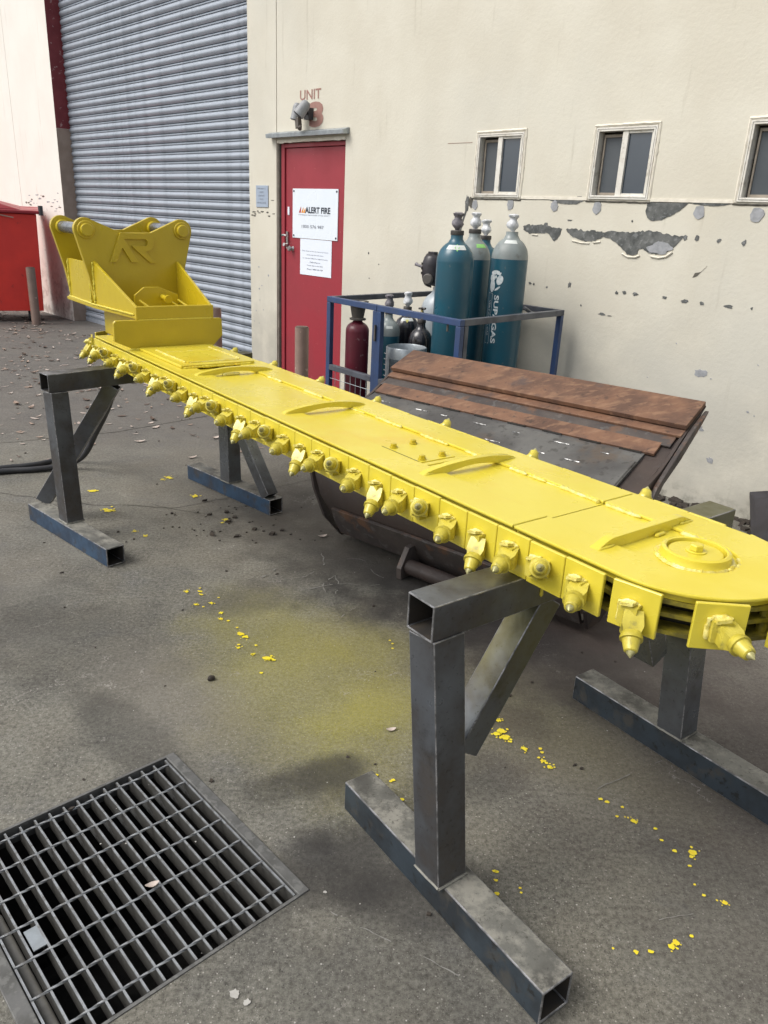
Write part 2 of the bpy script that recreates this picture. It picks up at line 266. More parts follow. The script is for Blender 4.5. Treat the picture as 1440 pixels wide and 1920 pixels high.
def overspray(name, base, cdir, lo, hi, z0, z1):
    """steel with yellow paint mist near the bar: pigment placed by where the bar stood when it was sprayed"""
    m = MATS[base].copy(); m.name = name; nt = m.node_tree; p = nt.nodes['Principled BSDF']
    col = p.inputs['Base Color'].links[0].from_socket
    co = _n(nt, 'ShaderNodeNewGeometry').outputs['Position']
    d = _n(nt, 'ShaderNodeVectorMath', operation='DOT_PRODUCT'); nt.links.new(co, d.inputs[0]); d.inputs[1].default_value = cdir
    sx = _n(nt, 'ShaderNodeSeparateXYZ'); nt.links.new(co, sx.inputs[0])
    nz = math_(nt, 'MULTIPLY', math_(nt, 'SUBTRACT', noise_(nt, co, 9, 5, 0.6), 0.5), 0.35)
    f = ramp(nt, math_(nt, 'ADD', d.outputs['Value'], nz), lo, hi)
    f = math_(nt, 'MULTIPLY', f, ramp(nt, sx.outputs[2], z0, z1))
    f = math_(nt, 'MULTIPLY', f, 0.42)
    nt.links.new(mixc(nt, f, col, (0.20, 0.18, 0.018)), p.inputs['Base Color'])
    MATS[name] = m
NB = (cos(AB+pi/2), sin(AB+pi/2), 0)
overspray('beam_steel', 'stand_steel', NB, 1.02, 1.35, 0.2, 0.62)

# ------------------------------------------------------------------ geometry helpers
class G:
    def __init__(s): s.v = []; s.f = []
    def add(s, vs, fs):
        k = len(s.v); s.v += [V(x) for x in vs]; s.f += [tuple(i+k for i in f) for f in fs]; return s
    def box(s, x0, x1, y0, y1, z0, z1):
        x0, x1 = sorted((x0, x1)); y0, y1 = sorted((y0, y1)); z0, z1 = sorted((z0, z1))
        return s.add([(x0, y0, z0), (x1, y0, z0), (x1, y1, z0), (x0, y1, z0), (x0, y0, z1), (x1, y0, z1), (x1, y1, z1), (x0, y1, z1)],
                     [(0, 3, 2, 1), (4, 5, 6, 7), (0, 1, 5, 4), (1, 2, 6, 5), (2, 3, 7, 6), (3, 0, 4, 7)])
    def obox(s, c, X, Y, Z):
        c, X, Y, Z = V(c), V(X), V(Y), V(Z)
        vs = [c + X*a + Y*b + Z*d for d in (-1, 1) for a, b in ((-1, -1), (1, -1), (1, 1), (-1, 1))]
        return s.add(vs, [(0, 3, 2, 1), (4, 5, 6, 7), (0, 1, 5, 4), (1, 2, 6, 5), (2, 3, 7, 6), (3, 0, 4, 7)])
    def prism(s, poly, vec):
        n = len(poly); a = [V(p) for p in poly]; b = [p + V(vec) for p in a]
        nrm = V((0, 0, 0))
        for i in range(n): nrm += a[i].cross(a[(i+1) % n])
        if nrm.dot(V(vec)) > 0: lo, up = tuple(range(n-1, -1, -1)), tuple(range(n, 2*n)); sd_ = [(i, (i+1) % n, (i+1) % n+n, i+n) for i in range(n)]
        else: lo, up = tuple(range(n)), tuple(range(2*n-1, n-1, -1)); sd_ = [((i+1) % n, i, i+n, (i+1) % n+n) for i in range(n)]
        return s.add(a+b, [lo, up]+sd_)
    def tube(s, pts, r, n=10, cap=True):
        pts = [V(p) for p in pts]; rr = r if isinstance(r, (list, tuple)) else [r]*len(pts)
        prev = None; vs = []
        for i, p in enumerate(pts):
            d = (pts[min(i+1, len(pts)-1)] - pts[max(i-1, 0)]).normalized()
            if prev is None:
                a = d.cross(V((0, 0, 1)));
                if a.length < 1e-3: a = d.cross(V((1, 0, 0)))
            else: a = prev - d*prev.dot(d)
            a.normalize(); prev = a; b = d.cross(a)
            vs += [p + (a*cos(2*pi*k/n) + b*sin(2*pi*k/n))*rr[i] for k in range(n)]
        fs = [(i*n+k, i*n+(k+1) % n, (i+1)*n+(k+1) % n, (i+1)*n+k) for i in range(len(pts)-1) for k in range(n)]
        if cap: fs += [tuple(range(n-1, -1, -1)), tuple(range((len(pts)-1)*n, len(pts)*n))]
        return s.add(vs, fs)
    def lathe(s, prof, n=24, c=(0, 0, 0), wob=0.0):
        c = V(c); vs = []
        for r, z in prof:
            for k in range(n):
                q = r*(1 + wob*(mnoise.noise(V((cos(2*pi*k/n)*2.3, sin(2*pi*k/n)*2.3, z*40))))) if wob else r
                vs.append(c + V((q*cos(2*pi*k/n), q*sin(2*pi*k/n), z)))
        m = len(prof)
        fs = [(i*n+k, i*n+(k+1) % n, (i+1)*n+(k+1) % n, (i+1)*n+k) for i in range(m-1) for k in range(n)]
        fs += [tuple(range(n-1, -1, -1)), tuple(range((m-1)*n, m*n))]
        return s.add(vs, fs)
    def shs(s, p0, p1, w, th=0.005, up=(0, 0, 1), w2=None, cap=False):
        """square hollow section with open ends"""
        p0, p1 = V(p0), V(p1); d = (p1-p0).normalized(); U = V(up); X = d.cross(U).normalized(); Y = X.cross(d).normalized()
        w2 = w2 or w
        def ring(p, k): return [p + X*a*(w/2-k) + Y*b*(w2/2-k) for a, b in ((-1, -1), (1, -1), (1, 1), (-1, 1))]
        vs = ring(p0, 0)+ring(p1, 0)+ring(p0, th)+ring(p1, th)
        fs = []
        for i in range(4):
            j = (i+1) % 4
            fs += [(i, j, j+4, i+4), (j+8, i+8, i+12, j+12), (j, i, i+8, j+8), (i+4, j+4, j+12, i+12)]
        return s.add(vs, fs)

def finish(me, smooth):
    me.validate()
    bm = bmesh.new(); bm.from_mesh(me); bmesh.ops.recalc_face_normals(bm, faces=bm.faces); bm.to_mesh(me); bm.free()
    if smooth:
        me.polygons.foreach_set('use_smooth', [True]*len(me.polygons)); me.set_sharp_from_angle(angle=rad(smooth if smooth > 1 else 35))
    me.update()
def mesh_of(name, g, mat, org=(0, 0, 0), smooth=0):
    me = bpy.data.meshes.new(name); o = V(org)
    me.from_pydata([tuple(v-o) for v in g.v], [], g.f)
    for m_ in (mat if isinstance(mat, (list, tuple)) else [mat]): me.materials.append(MATS[m_])
    finish(me, smooth); return me
def bev(o, w, seg=2, ang=40):
    if w:
        b = o.modifiers.new('edge', 'BEVEL'); b.width = w; b.segments = seg; b.limit_method = 'ANGLE'; b.angle_limit = rad(ang)
        b.harden_normals = False
class Thing:
    def __init__(s, name, label, cat, fr='W', org=(0, 0, 0), group=None, kind=None):
        s.o = bpy.data.objects.new(name, None); COL.objects.link(s.o); s.o.empty_display_size = 0.1
        s.org = V(org); s.fr = fr; s.o.location = fpt(fr, org); s.o.rotation_euler = (0, 0, FR[fr][0])
        s.o['label'] = label; s.o['category'] = cat
        if group: s.o['group'] = group
        if kind: s.o['kind'] = kind
    def part(s, name, g, mat, parent=None, smooth=0, bevel=0, label=None, kind=None):
        o = bpy.data.objects.new(name, mesh_of(name, g, mat, s.org, smooth)); COL.objects.link(o)
        o.parent = parent or s.o
        if label: o['label'] = label
        if kind: o['kind'] = kind
        bev(o, bevel); return o
    def wear(s, o, k):
        o.data.materials.append(MATS['worn_edge']); o.modifiers['edge'].material = len(o.data.materials)-1; return o
    def inst(s, name, me, mtx, parent=None, label=None):
        o = bpy.data.objects.new(name, me); COL.objects.link(o); o.parent = parent or s.o
        o.matrix_local = Matrix.Translation(-s.org) @ mtx if (parent is None or parent == s.o) else mtx
        if label: o['label'] = label
        return o
def solo(name, g, mat, label, cat, fr='W', org=(0, 0, 0), group=None, kind=None, smooth=0, bevel=0):
    o = bpy.data.objects.new(name, mesh_of(name, g, mat, org, smooth)); COL.objects.link(o)
    o.location = fpt(fr, org); o.rotation_euler = (0, 0, FR[fr][0])
    if kind: o['kind'] = kind
    if label: o['label'] = label
    if cat: o['category'] = cat
    if group: o['group'] = group
    bev(o, bevel); return o
def textg(body, o, X, Z, w, h, depth=0.001, bold=0.0, n=None):
    """lettering fitted to a w x h box whose lower left corner is o"""
    cu = bpy.data.curves.new('t', 'FONT'); cu.body = body; cu.align_x = 'CENTER'; cu.resolution_u = 3; cu.offset = bold; cu.space_line = 0.95
    ob = bpy.data.objects.new('t', cu); COL.objects.link(ob)
    me = bpy.data.meshes.new_from_object(ob.evaluated_get(bpy.context.evaluated_depsgraph_get()))
    xs = [v.co.x for v in me.vertices]; ys = [v.co.y for v in me.vertices]
    x0, x1, y0, y1 = min(xs), max(xs), min(ys), max(ys)
    o, X, Z = V(o), V(X), V(Z); N = (n and V(n)) or X.cross(Z).normalized()
    g = G(); g.add([o + X*((v.co.x-x0)/(x1-x0)*w) + Z*((v.co.y-y0)/(y1-y0)*h) + N*depth for v in me.vertices], [tuple(p.vertices) for p in me.polygons])
    bpy.data.objects.remove(ob); bpy.data.meshes.remove(me); bpy.data.curves.remove(cu)
    return g

# ------------------------------------------------------------------ ground: concrete yard with a drain pit and joints
GO = V((-0.628, 1.912, 0)); E1 = V((0.693, -0.721, 0)); E2 = V((-0.721, -0.693, 0))
def gp(a, b, z=0): return GO + E1*a + E2*b + V((0, 0, z))
g = G()
A_ = [-60, -3.2, -0.016, 0.668, 60]; B_ = [-60, -0.04, 0.625, 60]
xs = [-60.0, -0.016, 0.668, 60.0]; ys = [-60.0, -0.036, 0.625, 60.0]
for i in range(3):
    for j in range(3):
        if i == 1 and j == 1: continue
        g.add([gp(xs[i], ys[j]), gp(xs[i+1], ys[j]), gp(xs[i+1], ys[j+1]), gp(xs[i], ys[j+1])], [(0, 1, 2, 3)])
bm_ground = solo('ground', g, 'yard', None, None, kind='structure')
g = G()
def crack(pts, w, z=0.0025, wob=0.03, step=0.04):
    out = []; pts = [V((*p, 0)) for p in pts]
    for a, b in zip(pts, pts[1:]):
        n = max(2, int((b-a).length/step))
        for i in range(n): out.append(a.lerp(b, i/n))
    out.append(pts[-1]); L = []; 
    for i, p in enumerate(out):
        d = (out[min(i+1, len(out)-1)] - out[max(i-1, 0)]).normalized(); nrm = V((-d.y, d.x, 0))
        q = p + nrm*(mnoise.noise(p*6)*wob + mnoise.noise(p*25)*wob*0.35); ww = w*(0.6+0.9*abs(mnoise.noise(p*9+V((3, 1, 2)))))
        L += [q + nrm*ww/2 + V((0, 0, z)), q - nrm*ww/2 + V((0, 0, z))]
    g.add(L, [(2*i, 2*i+2, 2*i+3, 2*i+1) for i in range(len(out)-1)])
crack([(-2.9, 4.95), (-2.02, 5.52), (-1.46, 6.15), (-0.6, 7.0)], 0.011, wob=0.006)
crack([(-2.3, 4.15), (-1.75, 4.02), (-1.2, 4.03), (-0.85, 4.28), (-0.5, 4.62), (0.1, 5.2)], 0.006)
crack([(-1.3, 4.06), (-1.0, 3.95), (-0.7, 4.2)], 0.004)
crack([(-0.3, 4.45), (-0.55, 4.9), (-0.35, 5.4)], 0.004)
solo('ground_joint', g, 'grime', None, None, kind='structure')
# drain
dr = Thing('drain_grate', 'galvanised grid drain grate of deep parallel bars set flush in the concrete floor', 'drain grate', 'W', GO)
g = G()
def lbar(p, a0, a1, b0, b1, z0, z1, gg):
    vs = [gp(a, b, z) for z in (z0, z1) for a, b in ((a0, b0), (a1, b0), (a1, b1), (a0, b1))]
    gg.add(vs, [(0, 1, 2, 3), (4, 7, 6, 5), (0, 4, 5, 1), (1, 5, 6, 2), (2, 6, 7, 3), (3, 7, 4, 0)])
lbar(0, -0.016, 0.668, -0.036, -0.006, -0.012, 0.004, g); dr.part('frame', g, 'grate_frame', bevel=0.002)
g = G(); lbar(0, -0.016, 0.668, 0.589, 0.625, -0.012, 0.004, g); dr.part('frame', g, 'grate_frame', bevel=0.002)
g = G(); lbar(0, -0.016, -0.008, -0.006, 0.589, -0.05, 0.003, g); dr.part('frame', g, 'grate_frame')
g = G(); lbar(0, 0.660, 0.668, -0.006, 0.589, -0.05, 0.003, g); dr.part('frame', g, 'grate_frame')
b0 = G(); lbar(0, -0.002, 0.655, -0.0025, 0.0025, -0.047, 0.0, b0)
me_bar = mesh_of('bearing_bar', b0, 'grate_steel', GO)
for i in range(16):
    dr.inst('bearing_bar', me_bar, Matrix.Translation(GO + E2*(0.0005+0.03885*i) + V((0, 0, random.uniform(-.001, .0005)))))
# twisted cross rods
g = G(); n = 140; vs = []; L = 0.586
for i in range(n+1):
    b = L*i/n; a = i*0.20
    for k in range(4):
        q = a + k*pi/2; vs.append(gp(0.0035*cos(q), b, -0.0012 + 0.0035*sin(q)))
g.add(vs, [(i*4+k, i*4+(k+1) % 4, (i+1)*4+(k+1) % 4, (i+1)*4+k) for i in range(n) for k in range(4)])
me_rod = mesh_of('cross_rod', g, 'grate_steel', GO)
for i in range(7): dr.inst('cross_rod', me_rod, Matrix.Translation(GO + E1*(0.0225+0.0985*i)))
g = G(); lbar(0, 0.335, 0.40, 0.507, 0.537, -0.004, -0.001, g); dr.part('lifting_tab', g, 'galv')
g = G(); g.tube([gp(0.20, 0.558, -0.062), gp(0.66, 0.558, -0.062)], 0.012, 10); dr.part('conduit', g, 'pvc', smooth=40)
g = G()
x0, x1, y0, y1, zb = -0.015, 0.667, -0.005, 0.588, -0.55
g.add([gp(x0, y0, 0-.012), gp(x1, y0, -.012), gp(x1, y1, -.012), gp(x0, y1, -.012), gp(x0, y0, zb), gp(x1, y0, zb), gp(x1, y1, zb), gp(x0, y1, zb)],
      [(0, 1, 5, 4), (1, 2, 6, 5), (2, 3, 7, 6), (3, 0, 4, 7), (4, 5, 6, 7)])
solo('drain_pit', g, 'pit', None, None, kind='structure')

# ------------------------------------------------------------------ building (frame S: x along the wall, y into the wall, z up)
bl = Thing('building', 'cream rendered workshop building with a tall roller shutter, a red door and small sliding windows', 'building', 'S', (-5, 0, 0))
HT = 6.2
def wbox(name, mat, rects, y0=0.0, y1=0.22, parent=None, bevel=0, label=None):
    g = G()
    for (a, b, c, d) in rects: g.box(a, b, y0, y1, c, d)
    return bl.part(name, g, mat, parent=parent, bevel=bevel, label=label)
WIN = [(-3.903, -3.500), (-2.950, -2.541), (-2.002, -1.595), (-1.05, -0.645)]; WZ0, WZ1 = 1.750, 2.155
rects = [(-6.286, -5.33, 2.168, HT), (-5.33, WIN[0][0], 0, HT)]
for i, (a, b) in enumerate(WIN):
    rects += [(a, b, 0, WZ0), (a, b, WZ1, HT)]
    rects += [(b, WIN[i+1][0] if i < 3 else 9.0, 0, HT)]
def wall_mesh(name, mat, rects, **k):
    """one wall skin cut around its openings (front, back, reveals), no overlapping boxes"""
    sx_ = sorted({r[0] for r in rects} | {r[1] for r in rects}); sz = sorted({r[2] for r in rects} | {r[3] for r in rects})
    fill = lambda x, z: any(r[0] <= x <= r[1] and r[2] <= z <= r[3] for r in rects)
    g = G(); y0, y1 = 0.0, 0.22
    cell = {(i, j): fill((sx_[i]+sx_[i+1])/2, (sz[j]+sz[j+1])/2) for i in range(len(sx_)-1) for j in range(len(sz)-1)}
    for (i, j), on in cell.items():
        if not on: continue
        a, b, c, d = sx_[i], sx_[i+1], sz[j], sz[j+1]
        g.add([(a, y0, c), (b, y0, c), (b, y0, d), (a, y0, d)], [(0, 1, 2, 3)]); g.add([(a, y1, c), (b, y1, c), (b, y1, d), (a, y1, d)], [(3, 2, 1, 0)])
        if not cell.get((i-1, j)): g.add([(a, y0, c), (a, y1, c), (a, y1, d), (a, y0, d)], [(3, 2, 1, 0)])
        if not cell.get((i+1, j)): g.add([(b, y0, c), (b, y1, c), (b, y1, d), (b, y0, d)], [(0, 1, 2, 3)])
        if not cell.get((i, j-1)): g.add([(a, y0, c), (b, y0, c), (b, y1, c), (a, y1, c)], [(3, 2, 1, 0)])
        if not cell.get((i, j+1)): g.add([(a, y0, d), (b, y0, d), (b, y1, d), (a, y1, d)], [(0, 1, 2, 3)])
    o = bl.part(name, g, mat, **k)
    me = o.data; bm = bmesh.new(); bm.from_mesh(me); bmesh.ops.remove_doubles(bm, verts=bm.verts, dist=1e-5); bmesh.ops.recalc_face_normals(bm, faces=bm.faces); bm.to_mesh(me); bm.free(); return o
wall_mesh('wall_panel', 'wall_cream', rects)
wall_mesh('wall_panel', 'wall_cream', [(-6.735, -6.296, 0, HT)])
wall_mesh('wall_panel', 'wall_white', [(-12.735, -11.21, 0, HT)], label='white left wall panel with scuffs near the bin')
wall_mesh('wall_panel', 'wall_white', [(-20, -12.745, 0, HT)], label='white wall panel beyond the vertical joint')
wall_mesh('wall_panel', 'wall_cream', [(-11.21, -6.735, 4.75, HT)])
wbox('expansion_joint', 'joint_sealant', [(-6.296, -6.286, 0, HT), (-12.745, -12.735, 0, HT)], 0.012, 0.2)
wbox('back_wall', 'black_gap', [(-20, 9, -0.02, HT)], 0.6, 0.65)
# painted reveal of the shutter opening
g = G(); g.box(-11.212, -11.2085, 0.0, 0.2, 1.02+1.47, 4.75); bl.part('door_jamb', g, 'maroon', label='maroon upper jamb of the shutter opening')
g = G(); g.box(-11.212, -11.2085, 0.0, 0.2, 0, 2.488); bl.part('door_jamb', g, 'brown_paint', label='brown lower jamb of the shutter opening')
g = G(); g.box(-6.75, -6.736, 0.02, 0.16, 2.3, 4.75); bl.part('shutter_guide', g, 'maroon')
g = G(); g.box(-6.75, -6.736, 0.02, 0.16, 0, 2.298); bl.part('shutter_guide', g, 'brown_paint')
# roller shutter: every slat a piece
prof = []
for i in range(9):
    a = i/8; prof.append((0.190 - 0.017*sin(a*pi), 0.006 + 0.066*a))
prof += [(0.193, 0.074), (0.193, 0.077), (0.181, 0.079), (0.181, 0.086), (0.193, 0.088), (0.193, 0.093), (0.188, 0.0955)]
g = G(); xa, xb = -11.207, -6.752
vs = []
for y, z in prof: vs += [(xa, y, z), (xb, y, z)]
g.add(vs, [(2*i, 2*i+1, 2*i+3, 2*i+2) for i in range(len(prof)-1)])
bl.part('shutter_backing', G().box(xa, xb, 0.2, 0.21, 0, 4.75), 'black_gap')
sh = bl.part('roller_shutter', G().box(xa, xb, 0.170, 0.198, 0.0, 0.055), 'shutter_blue', label='closed blue grey steel roller shutter')
me_sl = mesh_of('slat', g, 'shutter_blue', bl.org, 30)
for i in range(49): bl.inst('slat', me_sl, Matrix.Translation((0, 0, 0.052+0.0955*i)), parent=sh)
# red door
fr = G(); fr.box(-6.262, -6.213, 0.03, 0.12, 0, 2.163); fr.box(-5.352, -5.332, 0.03, 0.12, 0, 2.163); fr.box(-6.213, -5.352, 0.03, 0.12, 2.128, 2.163)
fo = bl.part('door_frame', fr, 'door_red', bevel=0.003)
bl.part('frame_gap', G().box(-6.286, -6.263, 0.035, 0.1, 0, 2.163), 'black_gap')
dl = bl.part('door', G().box(-6.209, -5.356, 0.045, 0.085, 0.01, 2.124), 'door_red', bevel=0.002, label='flat red steel personnel door')
g = G(); g.tube([(-6.178, 0.045, 1.30), (-6.178, 0.02, 1.30), (-6.178, -0.005, 1.305)], 0.016, 12); g.tube([(-6.19, -0.01, 1.385), (-6.16, -0.018, 1.39), (-6.13, -0.012, 1.385)], 0.011, 8)
g.box(-6.19, -6.163, 0.03, 0.045, 1.27, 1.42); bl.part('door_handle', g, 'chrome', parent=dl, smooth=40)
g = G(); g.tube([(-6.108, 0.045, 1.272), (-6.108, 0.03, 1.272), (-6.108, 0.012, 1.272), (-6.108, -0.004, 1.272)], [0.024, 0.014, 0.026, 0.018], 16); bl.part('door_knob', g, 'chrome', parent=dl, smooth=50)
bl.part('viewer_slot', G().box(-6.176, -6.150, 0.038, 0.0445, 1.565, 1.635), 'paper', parent=dl)
bl.part('hinge', G().box(-5.362, -5.346, 0.024, 0.0445, 1.80, 1.93), 'maroon', parent=dl)
bl.part('hinge', G().box(-5.362, -5.346, 0.024, 0.0445, 0.25, 0.38), 'maroon', parent=dl)
g = G(); g.prism([(-6.37, -0.002, 2.208), (-6.37, -0.065, 2.203), (-6.37, -0.068, 2.236), (-6.37, -0.002, 2.256)], (1.085, 0, 0)); bl.part('door_hood', g, 'galv', bevel=0.002, label='weathered galvanised drip hood over the red door')
g = G(); z = 2.168
pts = [(-6.28+0.95*i/24, 0.0, 2.168-abs(mnoise.noise(V((i*0.7, 0, 0))))*0.016) for i in range(25)]
g.prism([(-5.33, 0.0, 2.190), (-6.28, 0.0, 2.190)] + pts, (0, -0.006, 0)); bl.part('mortar_strip', g, 'render_pale')
# windows
for wi, (a, b) in enumerate(WIN):
    z0, z1 = WZ0, WZ1
    fr = G(); w = 0.022
    for (p, q, r, s_) in ((a, b, z1-w, z1), (a, b, z0, z0+w), (a, a+w, z0+w, z1-w), (b-w, b, z0+w, z1-w)): fr.box(p, q, -0.008, 0.06, r, s_)
    wo = bl.part('window', fr, 'alu_frame', bevel=0.002)
    m_ = a + (b-a)*0.49
    g = G(); e_ = 0.0095
    for (p, q, r, s_) in ((a+e_, b-e_, z1-e_-0.0022, z1-e_), (a+e_, b-e_, z0+e_, z0+e_+0.003), (a+e_, a+e_+0.0022, z0+e_+.003, z1-e_-.0022), (b-e_-0.0022, b-e_, z0+e_+.003, z1-e_-.0022)): g.box(p, q, -0.0086, -0.0079, r, s_)
    bl.part('frame_gap', g, 'grime', parent=wo)
    bl.part('mullion', G().box(m_-0.019, m_+0.019, 0.000, 0.03, z0+w, z1-w), 'alu_frame', parent=wo, bevel=0.0015)
    g = G()   # fixed right sash
    for (p, q, r, s_) in ((m_+0.019, b-w, z1-w-0.014, z1-w), (m_+0.019, b-w, z0+w, z0+w+0.014), (b-w-0.014, b-w, z0+w+0.014, z1-w-0.014)): g.box(p, q, 0.004, 0.03, r, s_)
    bl.part('sash', g, 'alu_frame', parent=wo)
    bl.part('pane', G().box(m_+0.019, b-w-0.014, 0.016, 0.020, z0+w+0.014, z1-w-0.014), 'window_glass', parent=wo)
    g = G()   # sliding left sash with screen, further back
    for (p, q, r, s_) in ((a+w+0.014, m_-0.019, z1-w-0.030, z1-w-0.014), (a+w+0.014, m_-0.019, z0+w, z0+w+0.018), (a+w+0.014, a+w+0.024, z0+w+0.018, z1-w-0.030)): g.box(p, q, 0.036, 0.052, r, s_)
    bl.part('sash', g, 'frame_track', parent=wo)
    bl.part('insect_screen', G().box(a+w+0.024, m_-0.019, 0.044, 0.047, z0+w+0.018, z1-w-0.030), 'window_screen', parent=wo)
    bl.part('window_track', G().box(a+w, m_, 0.056, 0.0595, z0+w, z1-w), 'black_gap', parent=wo)
    # lumpy sealant bead round the frame
    g = G(); 
    def bead(p, q, r0):
        n = 22; pts = []; rr = []
        for i in range(n+1):
            t = V(p).lerp(V(q), i/n); k = mnoise.noise(t*38); pts.append(t + V((k*0.004, 0, mnoise.noise(t*31+V((5, 0, 0)))*0.004))); rr.append(r0*(0.75+0.6*abs(k)))
        g.tube(pts, rr, 6)
    bead((a-0.010, 0, z0-0.006), (a-0.010, 0, z1+0.010), 0.009); bead((b+0.010, 0, z0), (b+0.010, 0, z1+0.012), 0.010); bead((a-0.014, 0, z1+0.010), (b+0.014, 0, z1+0.014), 0.010)
    bl.part('sealant_bead', g, 'render_pale', parent=wo, smooth=50)
    g = G(); bead((a-0.02, -0.001, z0-0.012), (b+0.02, -0.001, z0-0.014), 0.007); bl.part('sill_grime', g, 'grime', parent=wo, smooth=50)
# thicker upper render coat: its lower lip
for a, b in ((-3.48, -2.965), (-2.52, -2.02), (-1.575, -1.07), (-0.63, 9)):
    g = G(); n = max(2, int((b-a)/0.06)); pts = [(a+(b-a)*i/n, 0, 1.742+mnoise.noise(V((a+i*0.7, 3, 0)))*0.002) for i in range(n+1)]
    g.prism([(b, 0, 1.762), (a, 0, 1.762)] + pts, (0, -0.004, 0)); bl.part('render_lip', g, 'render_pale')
    if b < 1: g = G(); g.prism([(b, 0, 1.7415), (a, 0, 1.7415)] + [(a+(b-a)*i/14, 0, 1.7385-0.006*abs(mnoise.noise(V((a*3+i*0.9, 1, 0))))) for i in range(15)], (0, -0.0012, 0)); bl.part('lip_shadow_line', g, 'grime')  # thin dark strip: grimy joint with the lip's shadow line painted in
def blob(cx, cz, rx, rz, seed, n=26, jag=0.22, k=2.0):
    out = []
    for i in range(n):
        a = -2*pi*i/n; q = 1 + jag*mnoise.noise(V((cos(a)*k+seed*3.1, sin(a)*k, seed)))*2 + jag*0.4*mnoise.noise(V((cos(a)*9, sin(a)*9, seed+7)))
        out.append((cx + rx*q*cos(a), cz + rz*q*sin(a)))
    return out
def patch(name, poly, mat, d=0.003, label=None):
    g = G(); g.prism([(x, 0, z) for x, z in poly], (0, -d, 0)); return bl.part(name, g, mat, label=label)
def jagline(pts, amp, seed, step=0.012):
    out = []
    for (x0, z0), (x1, z1) in zip(pts, pts[1:]):
        n = max(1, int(math.hypot(x1-x0, z1-z0)/step))
        for i in range(n):
            x = x0+(x1-x0)*i/n; z = z0+(z1-z0)*i/n
            out.append((x + mnoise.noise(V((x*60, z*60, seed)))*amp, z + mnoise.noise(V((x*60, z*60, seed+9)))*amp))
    out.append(pts[-1]); return out
# spalled render patches
patch('spalled_patch', jagline([(-3.435, 1.573), (-3.40, 1.583), (-3.32, 1.577), (-3.275, 1.59), (-3.25, 1.60), (-3.215, 1.578), (-3.12, 1.566)], 0.012, 1) + jagline([(-3.12, 1.566), (-3.13, 1.53), (-3.15, 1.50), (-3.17, 1.485), (-3.195, 1.505), (-3.23, 1.535), (-3.31, 1.528), (-3.38, 1.527), (-3.43, 1.545), (-3.435, 1.573)], 0.006, 2)[:-1], 'concrete_spall')
patch('spalled_patch', jagline([(-3.09, 1.560), (-3.04, 1.572), (-2.95, 1.562), (-2.86, 1.566), (-2.82, 1.556), (-2.76, 1.568), (-2.66, 1.565), (-2.56, 1.570), (-2.50, 1.583), (-2.42, 1.570), (-2.34, 1.562), (-2.27, 1.56)], 0.014, 3)
      + jagline([(-2.27, 1.56), (-2.29, 1.53), (-2.33, 1.485), (-2.38, 1.455), (-2.43, 1.448), (-2.48, 1.455), (-2.52, 1.475), (-2.545, 1.47), (-2.55, 1.445), (-2.58, 1.432), (-2.62, 1.437), (-2.66, 1.47), (-2.70, 1.495), (-2.76, 1.525), (-2.80, 1.53), (-2.86, 1.505), (-2.93, 1.497), (-3.0, 1.51), (-3.05, 1.53), (-3.09, 1.56)], 0.006, 4)[:-1], 'concrete_spall')
g = G(); g.prism([(x, -0.0035, z) for x, z in blob(-2.415, 1.485, 0.075, 0.032, 3.3)], (0, -0.0015, 0)); bl.part('filler_patch', g, 'filler_grey')
for (pts, r0) in (([(-3.03, 1.497), (-2.96, 1.487), (-2.90, 1.487)], 0.004), ([(-2.87, 1.492), (-2.82, 1.500)], 0.004), ([(-2.655, 1.440), (-2.61, 1.423), (-2.56, 1.424), (-2.535, 1.436)], 0.006), ([(-2.46, 1.436), (-2.41, 1.430), (-2.36, 1.440), (-2.325, 1.468)], 0.006), ([(-3.36, 1.521), (-3.31, 1.517)], 0.0035)):
    g = G(); g.tube([(x, -0.004, z) for x, z in pts], r0, 6); bl.part('peeling_lip', g, 'render_pale', smooth=50)
patch('spalled_patch', jagline([(-2.535, 1.738), (-2.28, 1.738)], 0.001, 5) + jagline([(-2.28, 1.738), (-2.32, 1.70), (-2.38, 1.665), (-2.43, 1.642), (-2.48, 1.635), (-2.525, 1.65), (-2.54, 1.69), (-2.535, 1.738)], 0.005, 6)[:-1], 'concrete_spall')
patch('spalled_patch', jagline([(-3.24, 1.738), (-3.09, 1.742), (-3.03, 1.765), (-3.0, 1.765), (-2.985, 1.738)], 0.003, 7) + jagline([(-2.985, 1.738), (-3.03, 1.718), (-3.12, 1.716), (-3.18, 1.722), (-3.24, 1.738)], 0.004, 8)[:-1], 'concrete_spall')
patch('spalled_patch', jagline([(-2.28, 1.740), (-2.02, 1.740)], 0.001, 9) + jagline([(-2.02, 1.740), (-2.10, 1.726), (-2.2, 1.729), (-2.28, 1.740)], 0.003, 10)[:-1], 'concrete_spall')
patch('spalled_patch', blob(-3.96, 1.705, 0.018, 0.05, 4.4), 'concrete_spall'); patch('spalled_patch', blob(-3.925, 1.715, 0.022, 0.035, 6.4), 'grime')
patch('spalled_patch', [(-4.02, 1.52), (-3.97, 1.66), (-3.955, 1.66), (-3.99, 1.56), (-4.0, 1.50)], 'concrete_spall')
for i, (x, z, rx, rz) in enumerate([(-3.885, 1.697, 0.024, 0.033), (-3.565, 1.705, 0.026, 0.036), (-3.20, 1.702, 0.028, 0.032), (-2.878, 1.700, 0.030, 0.038), (-2.205, 1.690, 0.033, 0.036), (-1.876, 1.687, 0.036, 0.036), (-1.45, 1.69, 0.035, 0.035)]):
    patch('filler_patch', blob(x, z, rx, rz, 11.7+i*1.9, jag=0.12), 'filler_grey', 0.004)
